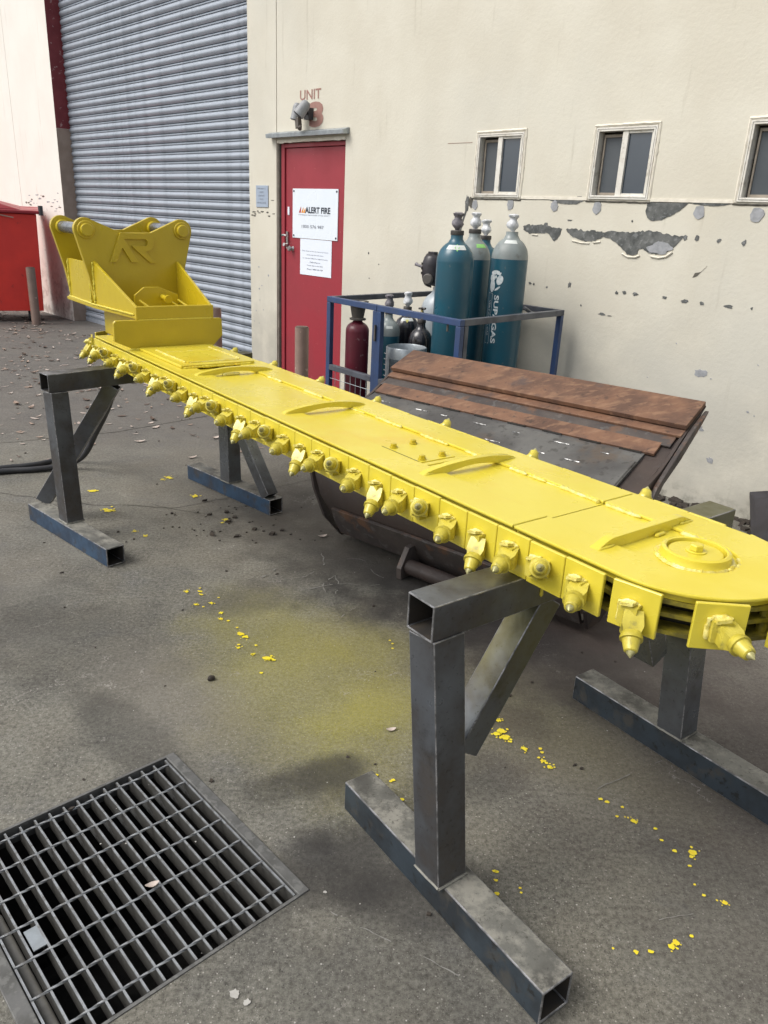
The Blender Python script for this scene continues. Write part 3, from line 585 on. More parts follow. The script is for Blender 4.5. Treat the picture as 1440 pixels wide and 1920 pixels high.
chips = [(-3.008, 1.221, .013, .02), (-2.653, 1.203, .012, .012), (-2.598, 1.210, .017, .012), (-2.522, 1.208, .021, .013), (-2.327, 1.206, .016, .010), (-2.196, 1.198, .026, .014), (-2.09, 1.197, .017, .011), (-1.93, 1.196, .028, .013),
         (-1.80, 1.20, .008, .010), (-3.33, 1.205, .014, .009), (-3.295, 1.20, .008, .008), (-3.185, 1.19, .009, .007), (-2.262, 1.552, .014, .018), (-2.19, 1.552, .013, .020), (-2.06, 1.545, .014, .012), (-1.915, 1.54, .014, .018),
         (-2.735, 1.063, .028, .009), (-2.90, 1.10, .009, .007), (-2.68, 1.058, .02, .004), (-3.07, 1.62, .02, .005), (-2.62, 1.63, .007, .008), (-1.60, 1.20, .02, .01), (-1.76, 1.55, .012, .01),
         (-1.86, 0.30, .035, .03), (-2.2, 0.95, .007, .007), (-1.95, 0.78, .009, .006), (-2.35, 0.72, .006, .006), (-1.70, 0.63, .014, .008), (-1.66, 0.615, .008, .006), (-5.0, 1.30, .008, .012), (-4.98, 1.1, .006, .006), (-4.87, 1.22, .006, .005), (-1.7, 0.9, .007, .007), (-2.5, 0.62, .006, .008)]
for i, (x, z, rx, rz) in enumerate(chips): kk = 0.85 if z > 1.0 else 0.6; patch('render_chip', blob(x, z, rx*kk, rz*kk, 31.3+i*1.3, n=14, jag=0.34, k=3), 'concrete_spall' if z > 1.0 else 'filler_grey', 0.002)
patch('render_chip', [(-2.175, 1.335), (-2.15, 1.345), (-2.10, 1.405), (-2.13, 1.37), (-2.165, 1.362)], 'grime', 0.002)
patch('filler_patch', blob(-1.985, 0.475, .045, .028, 77, jag=0.3), 'filler_grey', 0.002); patch('filler_patch', blob(-2.02, 0.80, .04, .02, 78, jag=0.3), 'filler_grey', 0.002)
g = G(); g.box(-4.19, -3.955, -0.0012, 0, 2.101, 2.106); bl.part('rust_mark', g, 'brown_paint')
for i in range(16):
    x = -6.70+0.41*random.random(); z = random.choice([1.575, 1.58, 1.685, 1.55])+random.uniform(-.012, .012)
    patch('render_chip', blob(x, z, random.uniform(.01, .035), random.uniform(.003, .008), 90+i*1.7, n=12, jag=0.3), 'grime', 0.0015)
for i in range(9): patch('render_chip', blob(random.uniform(-6.7, -6.4), random.uniform(0.5, 1.15), random.uniform(.005, .013), random.uniform(.005, .010), 120+i*1.7, n=12, jag=0.3), 'filler_grey', 0.0015)
for i in range(30): patch('render_chip', blob(random.uniform(-12.6, -11.3), random.gauss(1.56, 0.07), random.uniform(.01, .05), random.uniform(.004, .012), 150+i*1.7, n=12, jag=0.3), 'filler_grey' if i % 3 else 'leaf_dark', 0.0015)
# painted UNIT 3 above the door
g = textg('UNIT', (-5.948, -0.0015, 2.488), (1, 0, 0), (0, 0, 1), 0.288, 0.076, bold=0.012, n=(0, -1, 0)); bl.part('painted_lettering', g, 'unit_brown', label='faded painted word UNIT')
g = textg('3', (-5.815, -0.0015, 2.272), (1, 0, 0), (0, 0, 1), 0.19, 0.196, bold=0.05, n=(0, -1, 0)); bl.part('painted_lettering', g, 'unit_brown', label='faded painted numeral 3')

# twin flood light over the door
fl = Thing('flood_light', 'weathered grey twin floodlight mounted above the red door in front of the painted number', 'light', 'S', (-5.80, 0, 2.36))
g = G(); g.box(-5.83, -5.76, -0.05, 0.0, 2.33, 2.42); g.tube([(-5.80, -0.05, 2.38), (-5.87, -0.09, 2.40)], 0.012, 8); g.tube([(-5.79, -0.05, 2.38), (-5.755, -0.10, 2.40)], 0.012, 8); fl.part('bracket', g, 'lamp_dark', bevel=0.004)
def head(c, d, r, L, name):
    c, d = V(c), V(d).normalized(); g = G()
    pts = [c, c+d*0.012, c+d*0.03, c+d*L*0.6, c+d*L*0.97, c+d*L]
    g.tube(pts, [r*0.45, r*0.72, r*0.85, r*0.92, r, r*1.04], 18)
    o = fl.part('lamp_head', g, 'lamp_grey', smooth=40)
    g = G(); g.tube([c+d*(L+0.001), c+d*(L+0.004)], r*0.86, 18); fl.part('lens', g, 'lamp_dark', parent=o)
    for k in range(6):
        pass
head((-5.725, -0.09, 2.455), (-0.35, -0.45, -0.75), 0.050, 0.13, 'a')
head((-5.875, -0.08, 2.455), (-0.10, -0.15, -0.95), 0.040, 0.13, 'b')
g = G(); g.obox((-5.84, -0.10, 2.300), (0.022, 0, 0.006), (0, 0.02, 0), (-0.006, 0, 0.040)); g.tube([(-5.81, -0.10, 2.275), (-5.795, -0.12, 2.250)], [0.012, 0.02], 10); fl.part('motion_sensor', g, 'lamp_brown', bevel=0.004, smooth=40)

# signs on the door and wall
YD = 0.0445
s1 = Thing('company_sign', 'square white company sign with black lettering screwed to the red door', 'sign', 'S', (-5.777, YD, 1.372))
s1.part('panel', G().box(-6.099, -5.456, YD-0.006, YD-0.001, 1.372, 1.791), 'sign_white')
ys = YD-0.0068
k = 0.643/1215.0  # zoomed sign pixels to metres
def sxz(px, py): return (-6.099 + (px-110)*0.643/1215, 1.791 - (py-112 - (px-110)*0.018)*0.419/1318)
g = textg('ALERT FIRE', (-5.912, ys, 1.588), (1, 0, 0), (0, 0, 1), 0.355, 0.052, bold=0.03, n=(0, -1, 0)); s1.part('lettering', g, 'print_dark')
g = textg('POWERING THE FUTURE OF FIRE SAFETY', (-6.008, ys, 1.567), (1, 0, 0), (0, 0, 1), 0.445, 0.009, n=(0, -1, 0)); s1.part('lettering', g, 'print_grey')
g = textg('1800 576 987', (-5.96, ys, 1.462), (1, 0, 0), (0, 0, 1), 0.315, 0.026, bold=0.0, n=(0, -1, 0)); s1.part('lettering', g, 'print_grey')
for j, (x, m_) in enumerate(((-6.006, 'print_red'), (-5.972, 'print_orange'), (-5.943, 'print_orange'))):
    h = (0.050, 0.044, 0.040)[j]
    g = G(); g.add([(x, ys, 1.589), (x+0.030, ys, 1.589+h), (x+0.036, ys, 1.589+h), (x+0.030, ys, 1.589)], [(0, 1, 2, 3)]); s1.part('flame_logo', g, m_)
for x in (-6.08, -5.475):
    for z in (1.392, 1.77):
        g = G(); g.tube([(x, YD-0.006, z), (x, YD-0.009, z)], 0.009, 10); s1.part('screw', g, 'print_dark')
s2 = Thing('paper_notice', 'white printed paper notice taped to the red door below the square sign', 'notice', 'S', (-5.76, YD, 1.055))
s2.part('sheet', G().box(-5.986, -5.533, YD-0.003, YD-0.0015, 1.055, 1.368), 'paper')
for i, (t, w) in enumerate([('This door is not in use at present', 0.38), ('please use the main entry', 0.24), ('or visit our office for appointments', 0.36), ('Deliveries to', 0.15), ('Monday: 8am to 4pm 2022', 0.23), ('Phone: 1800 576 987', 0.23)]):
    g = textg(t, (-5.765-w/2, YD-0.0036, 1.258-0.031*i), (1, 0, 0), (0, 0, 1), w, 0.0125, n=(0, -1, 0)); s2.part('printed_line', g, 'print_grey')
s3 = Thing('surveillance_sign', 'small grey video surveillance sign on the cream pier left of the red door', 'sign', 'S', (-6.52, 0, 1.622))
s3.part('panel', G().box(-6.616, -6.422, -0.008, -0.001, 1.622, 1.812), 'sign_grey', bevel=0.001)
for i, (t, w) in enumerate([('THIS AREA IS', .13), ('UNDER', .07), ('CONSTANT', .10), ('VIDEO', .06), ('SURVEILLANCE', .15)]):
    g = textg(t, (-6.525-w/2, -0.0088, 1.778-0.031*i), (1, 0, 0), (0, 0, 1), w, 0.0135, n=(0, -1, 0)); s3.part('lettering', g, 'print_grey')

# bollards
for i, (x, y, h, lab) in enumerate([(-4.888, 10.69, 0.74, 'brown steel bollard pipe in front of the red waste bin'), (-0.756, 6.494, 0.70, 'brown steel bollard pipe standing in front of the red door'), (-1.66, 7.31, 0.72, 'brown pipe bollard right of the shutter, mostly hidden behind the yellow hitch')]):
    b = Thing('bollard', lab, 'bollard', 'W', (x, y, 0), group='brown pipe bollards along the building')
    g = G(); g.lathe([(0.0575, 0.0), (0.0575, h)], 24, (x, y, 0)); b.part('post', g, 'bollard_brown', smooth=35)
    g = G(); g.lathe([(0.054, h+0.001), (0.050, h+0.008), (0.0, h+0.010)], 20, (x, y, 0)); b.part('cap', g, 'leaf_dark', smooth=35)

# red waste bin far left
c0 = V((-4.88, 10.95, 0)); dx = V((-cos(rad(24)), -sin(rad(24)), 0)); dyv = V((-sin(rad(24)), cos(rad(24)), 0)); Z = V((0, 0, 1))
bn = Thing('waste_bin', 'large red steel waste bin with a dark red lid standing by the white wall', 'bin', 'W', c0)
def bp_(a, b, z): return c0 + dx*a + dyv*b + Z*z
g = G(); L, Dp = 1.9, 0.85
lo = [bp_(0, 0, .15), bp_(L, 0, .15), bp_(L, Dp, .15), bp_(0, Dp, .15)]; hi_ = [bp_(-0.03, -0.03, 1.41), bp_(L+.03, -0.03, 1.41), bp_(L+.03, Dp+.03, 1.41), bp_(-.03, Dp+.03, 1.41)]
g.add(lo+hi_, [(3, 2, 1, 0), (0, 1, 5, 4), (1, 2, 6, 5), (2, 3, 7, 6), (3, 0, 4, 7), (4, 5, 6, 7)]); bn.part('body', g, 'bin_red', bevel=0.01)
g = G(); lo = [bp_(-.07, -.07, 1.415), bp_(L+.07, -.07, 1.415), bp_(L+.07, Dp+.07, 1.415), bp_(-.07, Dp+.07, 1.415)]; hi_ = [bp_(-.07, -.07, 1.455), bp_(L+.07, -.07, 1.455), bp_(L+.07, Dp+.07, 1.50), bp_(-.07, Dp+.07, 1.50)]
g.add(lo+hi_, [(3, 2, 1, 0), (0, 1, 5, 4), (1, 2, 6, 5), (2, 3, 7, 6), (3, 0, 4, 7), (4, 5, 6, 7)])
lo = [bp_(.16, .0, 1.46), bp_(L-.1, .0, 1.46), bp_(L-.1, Dp, 1.50), bp_(.16, Dp, 1.50)]; hi_ = [bp_(.5, .08, 1.55), bp_(L-.3, .08, 1.55), bp_(L-.3, Dp-.1, 1.58), bp_(.5, Dp-.1, 1.58)]
g.add(lo+hi_, [(3, 2, 1, 0), (0, 1, 5, 4), (1, 2, 6, 5), (2, 3, 7, 6), (3, 0, 4, 7), (4, 5, 6, 7)]); bn.part('lid', g, 'bin_lid', bevel=0.01)
g = G(); g.tube([bp_(-.09, -.05, 1.40), bp_(-.09, -.05, 1.52)], 0.03, 10); bn.part('lid_hinge', g, 'lamp_dark', smooth=40)
for a in (0.18, L-0.2):
    for b in (0.12, Dp-0.12):
        g = G(); g.tube([bp_(a-.025, b, .075), bp_(a+.025, b, .075)], 0.075, 16); bn.part('castor', g, 'rubber', smooth=40)
g = G(); g.tube([bp_(0.86, -0.012, 0.85), bp_(0.86, -0.05, 0.80), bp_(0.86, -0.012, 0.74)], 0.014, 8); bn.part('handle', g, 'bin_lid', smooth=40)
g = G(); g.tube([bp_(0.42, -0.05, 1.39), bp_(0.25, -0.06, 1.36)], 0.008, 6); bn.part('lid_stay', g, 'brown_paint', smooth=40)

# ------------------------------------------------------------------ trestle stands
def stand(lab, foot1, foot2, fw, posts, beam, braces, side_mats, beam_mat, org):
    t = Thing('trestle_stand', lab, 'stand', 'W', org, group='square tube trestle stands under the yellow bar')
    for (p, q, perp), sm in zip((foot1, foot2), side_mats):
        p, q, perp = V((*p, 0)), V((*q, 0)), V((*perp, 0))
        c = perp*(fw/2) + V((0, 0, fw/2+0.002))
        g = G(); g.shs(p+c, q+c, fw, 0.006)
        o = t.wear(t.part('foot_beam', g, [sm, 'foot_steel', 'inside_steel'], bevel=0.0045), 0)
        for f in o.data.polygons:
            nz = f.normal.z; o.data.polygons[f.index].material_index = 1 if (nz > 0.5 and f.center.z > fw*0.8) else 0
            cc = f.center - V(((p+q)/2+c-V(org))); d = (q-p).normalized(); cc -= d*cc.dot(d)
            if cc.dot(f.normal) < -1e-4 and abs(f.normal.dot(d)) < 0.1: o.data.polygons[f.index].material_index = 2
    for (a, b, w, up) in posts:
        g = G(); g.shs(a, b, w, 0.005, up=up); t.wear(t.part('post', g, beam_mat, bevel=0.0045), 0)
        g = G(); a_ = V(a); U = V(up).normalized(); X = U.cross(V((0, 0, 1))).normalized(); n = 28; pts = []
        for sx_, sy_ in ((-1, -1), (1, -1), (1, 1), (-1, 1), (-1, -1)): pts.append(a_ + X*sx_*w/2 + U*sy_*w/2 + V((0, 0, 0.002)))
        full = []
        for p, q in zip(pts, pts[1:]):
            for i in range(7):
                r = p.lerp(q, i/7); full.append(r + V((0, 0, mnoise.noise(r*90)*0.002)))
        g.tube(full+[pts[-1]], 0.0042, 5); t.part('weld_bead', g, 'foot_steel', smooth=50)
    a, b, w = beam
    g = G(); g.shs(a, b, w, 0.005); o = t.wear(t.part('top_beam', g, [beam_mat, 'foot_steel', 'inside_steel'], bevel=0.0045), 0)
    ctr = (V(a)+V(b))/2 - V(org); d = (V(b)-V(a)).normalized()
    for f in o.data.polygons:
        cc = f.center-ctr; cc -= d*cc.dot(d)
        if cc.dot(f.normal) < -1e-4 and abs(f.normal.dot(d)) < 0.1: f.material_index = 2
    for (a, b, w, up) in braces:
        g = G(); g.shs(a, b, w, 0.005, up=up); t.wear(t.part('brace', g, beam_mat, bevel=0.0035), 0)
    return t
n1 = (0.805, 0.594); bd = V((0.794, 0.608, 0)); pb = V((-0.608, 0.794, 0))
b0_, b1_ = V((0.088, 1.468, 0.776)), V((1.014, 2.182, 0.776))
stand('near dark steel trestle stand carrying the rounded end of the yellow bar', ((-0.072, 1.744), (0.378, 1.134), n1), ((0.705, 2.349), (1.155, 1.739), n1), 0.093,
      [((0.181, 1.447, 0.096), (0.129, 1.493, 0.731), 0.088, pb), ((0.967, 2.064, 0.096), (0.93, 2.112, 0.731), 0.088, pb)], (b0_, b1_, 0.088),
      [(b0_.lerp(b1_, 0.13)+V((0, 0, -0.40)), b0_.lerp(b1_, 0.335)+V((0, 0, -0.047)), 0.075, pb), (b0_.lerp(b1_, 0.80)+V((0, 0, -0.40)), b0_.lerp(b1_, 0.66)+V((0, 0, -0.047)), 0.07, pb)],
      ('foot_side', 'foot_side'), 'beam_steel', (0.5, 1.75, 0))
u2 = V((0.667, 0.745, 0)); p2 = V((-0.745, 0.667, 0))
r0 = V((-1.633, 3.579, 0.776)); r1 = r0 + u2*1.2
stand('rear trestle stand with blue feet under the hitch end of the yellow bar', ((-1.868, 3.751), (-1.269, 3.223), (0.66, 0.751)), ((-1.234, 4.539), (-0.633, 3.976), (0.683, 0.730)), 0.091,
      [((-1.560, 3.557, 0.094), (-1.592, 3.602, 0.7315), 0.086, p2), ((-0.909, 4.280, 0.094), (-0.93, 4.335, 0.731), 0.086, p2)], (r0, r1, 0.088),
      [((-1.80, 3.80, 0.10), (-1.40, 3.84, 0.728), 0.075, (0, 0, 1)), ((-0.64, 4.03, 0.10), (-0.89, 4.26, 0.55), 0.07, (0, 0, 1))],
      ('foot_side_blue', 'foot_side_blue'), 'beam_steel', (-1.25, 3.87, 0))

# ------------------------------------------------------------------ yellow trencher bar (frame B: x = t along, y = c across, z up)
OB = (-2.4, 1.474, 0.82)
bar = Thing('trencher_bar', 'long bright yellow trencher bar with picks and an excavator hitch, lying on two trestles', 'trencher bar', 'B', OB)
C0, C1, CC, TN, ZT = 1.248, 1.700, 1.474, -0.828, 0.925
R_ = 0.226
def nose(r, n, z, a0=-pi/2, a1=pi/2): return [(TN + r*cos(a0+(a1-a0)*i/n), CC + r*sin(a0+(a1-a0)*i/n), z) for i in range(n+1)]
# top plates
SE = -1.137
g = G(); g.prism([(-4.22, C0+.014, 0.9), (SE, C0+.014, 0.9), (SE, C1-.014, 0.9), (-4.22, C1-.014, 0.9)], (0, 0, 0.0165)); bar.part('bar_plate', g, 'yellow')
g = G(); g.prism([(SE+0.004, C0+.014, 0.9)] + nose(R_-.014, 40, 0.9) + [(SE+0.004, C1-.014, 0.9)], (0, 0, 0.0165)); bar.part('nose_plate', g, 'yellow')
g = G(); g.box(-4.22, SE, C0, 1.368, 0.9168, ZT); bar.part('edge_plate', g, 'yellow', bevel=0.0025)
g = G(); g.box(-4.22, SE, 1.577, C1, 0.9168, ZT); bar.part('edge_plate', g, 'yellow', bevel=0.0025)
inn = [(TN+0.11*cos(a), CC+0.105*sin(a), 0.9168) for a in [pi/2 - pi*i/20 for i in range(21)]]
g = G(); g.prism([(SE+0.004, C0, 0.9168)] + nose(R_, 48, 0.9168) + [(SE+0.004, C1, 0.9168), (SE+0.004, 1.577, 0.9168)] + inn + [(SE+0.004, 1.368, 0.9168)], (0, 0, ZT-0.9168)); bar.part('nose_edge_plate', g, 'yellow', bevel=0.0025)
g = G(); g.prism([(-4.2, C0+.05, 0.835)] + nose(R_-.05, 30, 0.835) + [(-4.2, C1-.05, 0.835)], (0, 0, 0.06)); bar.part('bar_core', g, 'grease_gap_shade')
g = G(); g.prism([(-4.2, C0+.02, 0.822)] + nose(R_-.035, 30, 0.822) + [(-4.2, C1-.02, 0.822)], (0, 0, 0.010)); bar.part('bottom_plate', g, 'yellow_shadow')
# weld beads along the inner ridge
def weldline(pts, r, name='weld_bead', mat='weld', n=6, dens=0.006):
    full = []; 
    for a, b in zip(pts, pts[1:]):
        a, b = V(a), V(b); k = max(2, int((b-a).length/dens))
        for i in range(k): full.append(a.lerp(b, i/k))
    full.append(V(pts[-1])); rr = [r*(0.75 + 0.45*mnoise.noise(p*130) + 0.3*abs(sin(i*1.1))) for i, p in enumerate(full)]
    rr[0] *= 0.4; rr[-1] *= 0.4
    full = [p + V((mnoise.noise(p*60)*r*0.5, mnoise.noise(p*55)*r*0.5, 0)) for p in full]
    g = G(); g.tube(full, rr, n); return bar.part(name, g, mat, smooth=60)
for a, b in [(-2.92, -2.80), (-2.62, -2.48), (-2.40, -2.33), (-2.13, -1.98), (-1.88, -1.74), (-1.66, -1.56), (-1.47, -1.40), (-1.38, -1.33), (-1.28, -1.145), (-1.128, -1.02), (-0.91, -0.83)]:
    weldline([(a, 1.5735, 0.9195), (b, 1.5735, 0.9195)], 0.0062)
for a, b in [(-1.40, -1.145), (-2.32, -2.20)]: weldline([(a, 1.575, 0.918), (b, 1.575, 0.918)], 0.0035)
weldline([(TN+0.075, CC+0.078, 0.919), (TN+0.10, CC+0.045, 0.919), (TN+0.109, CC+0.01, 0.919)], 0.006)
# ribs across the bar
def rib(tc, c0, c1, gap, slant=0.0, h=0.028):
    n = 26; top = []; bot = []
    for i in range(n+1):
        a = i/n; c = c0+(c1-c0)*a; e = sin(a*pi)**0.62 if gap else min(1.0, sin(a*pi)*2.4)
        top.append((c, ZT-0.001 + h*e)); b = ZT-0.001
        if 0.17 < a < 0.83: b = 0.915 + (0.019*sin((a-0.17)/0.66*pi)**0.8 if gap else 0.0)
        bot.append((c, b))
    th = 0.011; g = G()
    poly = [(tc, c, z) for c, z in top] + [(tc, c, z) for c, z in reversed(bot[1:-1])]
    # build quad strips (arch is concave)
    vs = []; 
    for s_ in (0, 1):
        for (c, z), (c2, z2) in zip(top, bot):
            off = (-th, th)[s_] + slant*(c-(c0+c1)/2); sh_ = 0.012*sin((c-c0)/(c1-c0)*pi) if gap else 0
            vs += [(tc+off+sh_, c, z), (tc+off+sh_, c, min(z2, z-0.002))]
    m = 2*(n+1); fs = []
    for i in range(n):
        fs += [(2*i, 2*i+2, 2*i+3, 2*i+1), (m+2*i, m+2*i+1, m+2*i+3, m+2*i+2), (2*i, m+2*i, m+2*i+2, 2*i+2), (2*i+1, 2*i+3, m+2*i+3, m+2*i+1)]
    fs += [(0, 1, m+1, m), (2*n, m+2*n, m+2*n+1, 2*n+1)]
    g.add(vs, fs); bar.part('rib', g, 'yellow', bevel=0.0015, smooth=30)
    for s_ in (-1, 1):
        weldline([(tc+s_*(th+0.001), c0+0.005, ZT), (tc+s_*(th+.001), c0+0.06, ZT+0.002)], 0.004, mat='yellow'); weldline([(tc+s_*(th+.001), c1-0.06, ZT+0.002), (tc+s_*(th+.001), c1-0.005, ZT)], 0.004, mat='yellow')
rib(-0.946, 1.300, 1.665, False, h=0.020); rib(-1.535, 1.295, 1.655, True); rib(-2.300, 1.295, 1.645, True); rib(-3.037, 1.292, 1.66, True)
for (a, b) in ((-3.037, 1.40), (-3.037, 1.45)): pass
weldline([(-3.018, 1.41, 0.922), (-3.018, 1.49, 0.922)], 0.008)
weldline([(-0.928, 1.50, 0.920), (-0.928, 1.54, 0.920)], 0.005, mat='yellow')
# nose bearing boss with bolt
g = G(); oc = (-0.808, 1.474, 0)
g.lathe([(0.078, 0.9168), (0.074, 0.926), (0.0725, 0.938), (0.066, 0.9405), (0.062, 0.939), (0.0605, 0.921)], 48, oc, wob=0.012); bo = bar.part('bearing_ring', g, 'yellow', smooth=40)
g = G(); g.lathe([(0.057, 0.9172), (0.057, 0.9325), (0.055, 0.934)], 40, oc); bar.part('bearing_cap', g, 'yellow', parent=bo, smooth=35)
g = G(); g.lathe([(0.022, 0.9345), (0.022, 0.936), (0.020, 0.9365)], 24, oc); bar.part('washer', g, 'yellow', parent=bo, smooth=35)
g = G(); g.lathe([(0.0155, 0.937), (0.0155, 0.949), (0.013, 0.951)], 6, oc); bar.part('bolt', g, 'yellow', parent=bo, bevel=0.001)
full = [(oc[0]+0.079*cos(a), oc[1]+0.079*sin(a), 0.9185) for a in [2*pi*i/60 for i in range(61)]]; weldline(full, 0.0065, n=5)
# bolted cover plate
g = G(); g.box(-1.808, -1.632, 1.368, 1.508, 0.9168, 0.9215); cp_ = bar.part('cover_plate', g, 'yellow', bevel=0.001)
g = G(); g.add([(-1.812, 1.3665, 0.9172), (-1.628, 1.3665, 0.9172), (-1.628, 1.3678, 0.9172), (-1.812, 1.3678, 0.9172)], [(0, 1, 2, 3)]); g.box(-1.8105, -1.629, 1.3645, 1.3672, 0.9170, 0.9256); bar.part('plate_seam', g, 'yellow_shadow', parent=cp_)
for t, c in ((-1.798, 1.396), (-1.804, 1.477), (-1.648, 1.396), (-1.650, 1.475)):
    t += 0.008 if t < -1.7 else -0.004
    g = G(); g.lathe([(0.0125, 0.922), (0.0125, 0.926), (0.0092, 0.9262)], 16, (t, c, 0)); g.lathe([(0.0092, 0.9263), (0.0092, 0.9335), (0.008, 0.935)], 6, (t, c, 0)); bar.part('bolt', g, 'yellow_dull', parent=cp_, smooth=30)
g = G(); g.box(-1.622, -1.600, 1.366, 1.50, 0.9168, 0.9225); g.box(-1.596, -1.585, 1.372, 1.52, 0.9168, 0.921); bar.part('backing_strip', g, 'yellow', bevel=0.002)
# pad plate next to the hitch
g = G(); g.box(-3.70, -3.195, 1.30, 1.655, ZT+.0005, ZT+0.013); pd = bar.part('pad_plate', g, 'yellow', bevel=0.003)
g = G(); g.box(-3.62, -3.24, 1.352, 1.60, ZT+.0135, ZT+0.017); bar.part('pad_inset', g, 'yellow', parent=pd, bevel=0.002)
for s_ in ((-3.60, -3.26, 1.345), (-3.60, -3.26, 1.61)): weldline([(s_[0], s_[2], ZT+.014), (s_[1], s_[2], ZT+.014)], 0.006)
weldline([(-3.24, 1.36, ZT+.014), (-3.24, 1.59, ZT+.014)], 0.0045); weldline([(-3.52, 1.36, ZT+.014), (-3.52, 1.59, ZT+.014)], 0.0045)
weldline([(-3.715, 1.26, ZT+.002), (-3.715, 1.69, ZT+.002)], 0.008, mat='yellow'); weldline([(-3.190, 1.31, ZT+.002), (-3.190, 1.64, ZT+.002)], 0.0055, mat='yellow')

# chain: link plates with picks
PITCH_ = 0.1035
pl = G(); pl.box(-0.0508, 0.0508, -0.009, 0.0, 0.0, 0.099); me_pl = mesh_of('chain_plate', pl, 'yellow', smooth=0)
# pick meshes: x forward, y outward (+ = away from the bar), z up
def pick_mesh(d, base, K=1.03, tip='pick_tip'):
    d = V(d).normalized(); b = V(base); up = V((0, 0, 1)); S = d.cross(up).normalized(); U = S.cross(d).normalized()
    h = G(); k = G(); t = G()
    # welded pedestal block and faceted holder
    h.obox(V((b.x-0.004, 0.009, b.z)), (0.019, 0.0, 0.0), (0, 0.010, 0), (0, 0, 0.021))
    c0 = b + d*0.004
    A = [c0 + S*x*0.018 + U*z*0.018 for x, z in ((-1, -1), (1, -1), (1, 1), (-1, 1))]
    B = [c0 + d*0.028 + S*x*0.0205 + U*z*0.0205 for x, z in ((-1, -1), (1, -1), (1, 0.75), (-1, 0.75))]
    Cc = [c0 + d*0.044 + S*x*0.0145 + U*z*0.0145 for x, z in ((-1, -1), (1, -1), (1, 0.7), (-1, 0.7))]
    A[2] += U*0.004; A[3] += U*0.004
    h.add(A+B+Cc, [(0, 1, 2, 3)] + [(i, (i+1) % 4, (i+1) % 4+4, i+4) for i in range(4)] + [(i+4, (i+1) % 4+4, (i+1) % 4+8, i+8) for i in range(4)] + [(11, 10, 9, 8)])
    rib_ = [V((b.x-0.022, 0.002, b.z+0.016)), V((b.x-0.018, 0.014, b.z+0.026)), V((b.x+0.002, 0.022, b.z+0.022)), V((b.x+0.010, 0.016, b.z+0.018))]
    wv = G(); full = []
    ring = [(b.x-0.026, b.z-0.020), (b.x-0.027, b.z+0.020), (b.x+0.000, b.z+0.026), (b.x+0.018, b.z+0.020)]
    for (x0, z0), (x1, z1) in zip(ring, ring[1:]):
        for i in range(5): q = i/5; full.append(V((x0+(x1-x0)*q, 0.004, z0+(z1-z0)*q)) + V((mnoise.noise(V((x0*90+i, z0*70, i*.7)))*.003, 0.002*sin(i*1.7), mnoise.noise(V((x0*90, i, 3)))*.003)))
    wv.tube(full, [0.0048+0.0022*mnoise.noise(p*200) for p in full], 6)
    lug = G(); lug.obox(V((b.x-0.006, 0.016, b.z+0.024)), (0.013, 0.0, 0.003), (0, 0.009, 0.002), (0, 0, 0.0035))
    p = c0 + d*0.044
    k.tube([p-d*0.006, p, p+d*0.003, p+d*0.009, p+d*0.010, p+d*0.032, p+d*0.034], [0.0185, 0.0205, 0.022, 0.022, 0.0178, 0.0130, 0.0105], 16)
    q = p + d*0.0335
    t.tube([q, q+d*0.004, q+d*0.013], [0.0088, 0.0078, 0.0008], 12)
    for gg in (h, k, t, wv, lug): gg.v = [V((b.x, 0, b.z)) + (v - V((b.x, 0, b.z)))*K for v in gg.v]
    a = mesh_of('pick_holder', h, 'yellow_pick', smooth=0); w_ = mesh_of('pick_weld', wv, 'weld', smooth=60); l_ = mesh_of('weld_lug', lug, 'weld', smooth=0)
    return a, mesh_of('pick', k, 'yellow_pick', smooth=38), mesh_of('pick_tip', t, tip, smooth=38), w_, l_
PKS = 1.28
PK = {'face': pick_mesh((.60, .68, .42), (-0.016, 0, 0.046)), 'mid': pick_mesh((.30, .85, -.10), (0.004, 0, 0.048)), 'mid2': pick_mesh((.42, .80, -.08), (-0.004, 0, 0.044)), 'down': pick_mesh((.34, .62, -.52), (0.000, 0, 0.040))}
PKB = {'face': pick_mesh((.30, .62, .62), (-0.016, 0, 0.040))}
def chain_link(pos, ang, kind, back=False):
    """pos = centre of the outer plate face (t, c); ang = direction of travel in the t-c plane; outward is to the right of travel"""
    ct, st = cos(ang), sin(ang)
    jz = random.uniform(-.0015, .0015)
    m = Matrix(((ct, st, 0, pos[0]), (st, -ct, 0, pos[1]), (0, 0, 1, 0.8205+jz), (0, 0, 0, 1)))
    o = bar.inst('chain_plate', me_pl_b, m)
    H = (PKB if back and kind == 'face' else PK)[kind]
    for nm, me in zip(('pick_holder', 'pick', 'pick_tip', 'weld_bead', 'weld_lug'), H): bar.inst(nm, me, Matrix.Identity(4), parent=o)
# mirrored frame (x fwd, y = right of travel): y axis = (st, -ct); geometry is authored with y outward
me_pl_b = me_pl
b_ = bmesh.new(); b_.from_mesh(me_pl); bmesh.ops.bevel(b_, geom=[e for e in b_.edges], offset=0.0015, segments=1, affect='EDGES'); b_.to_mesh(me_pl); b_.free()
CO = 1.2265
seq = ['mid2', 'face', 'mid', 'down']
k = 0
while -0.905 - PITCH_*k > -4.20:
    chain_link((-0.905-PITCH_*k, CO), 0.0, seq[k % 4]); k += 1
nfront = k
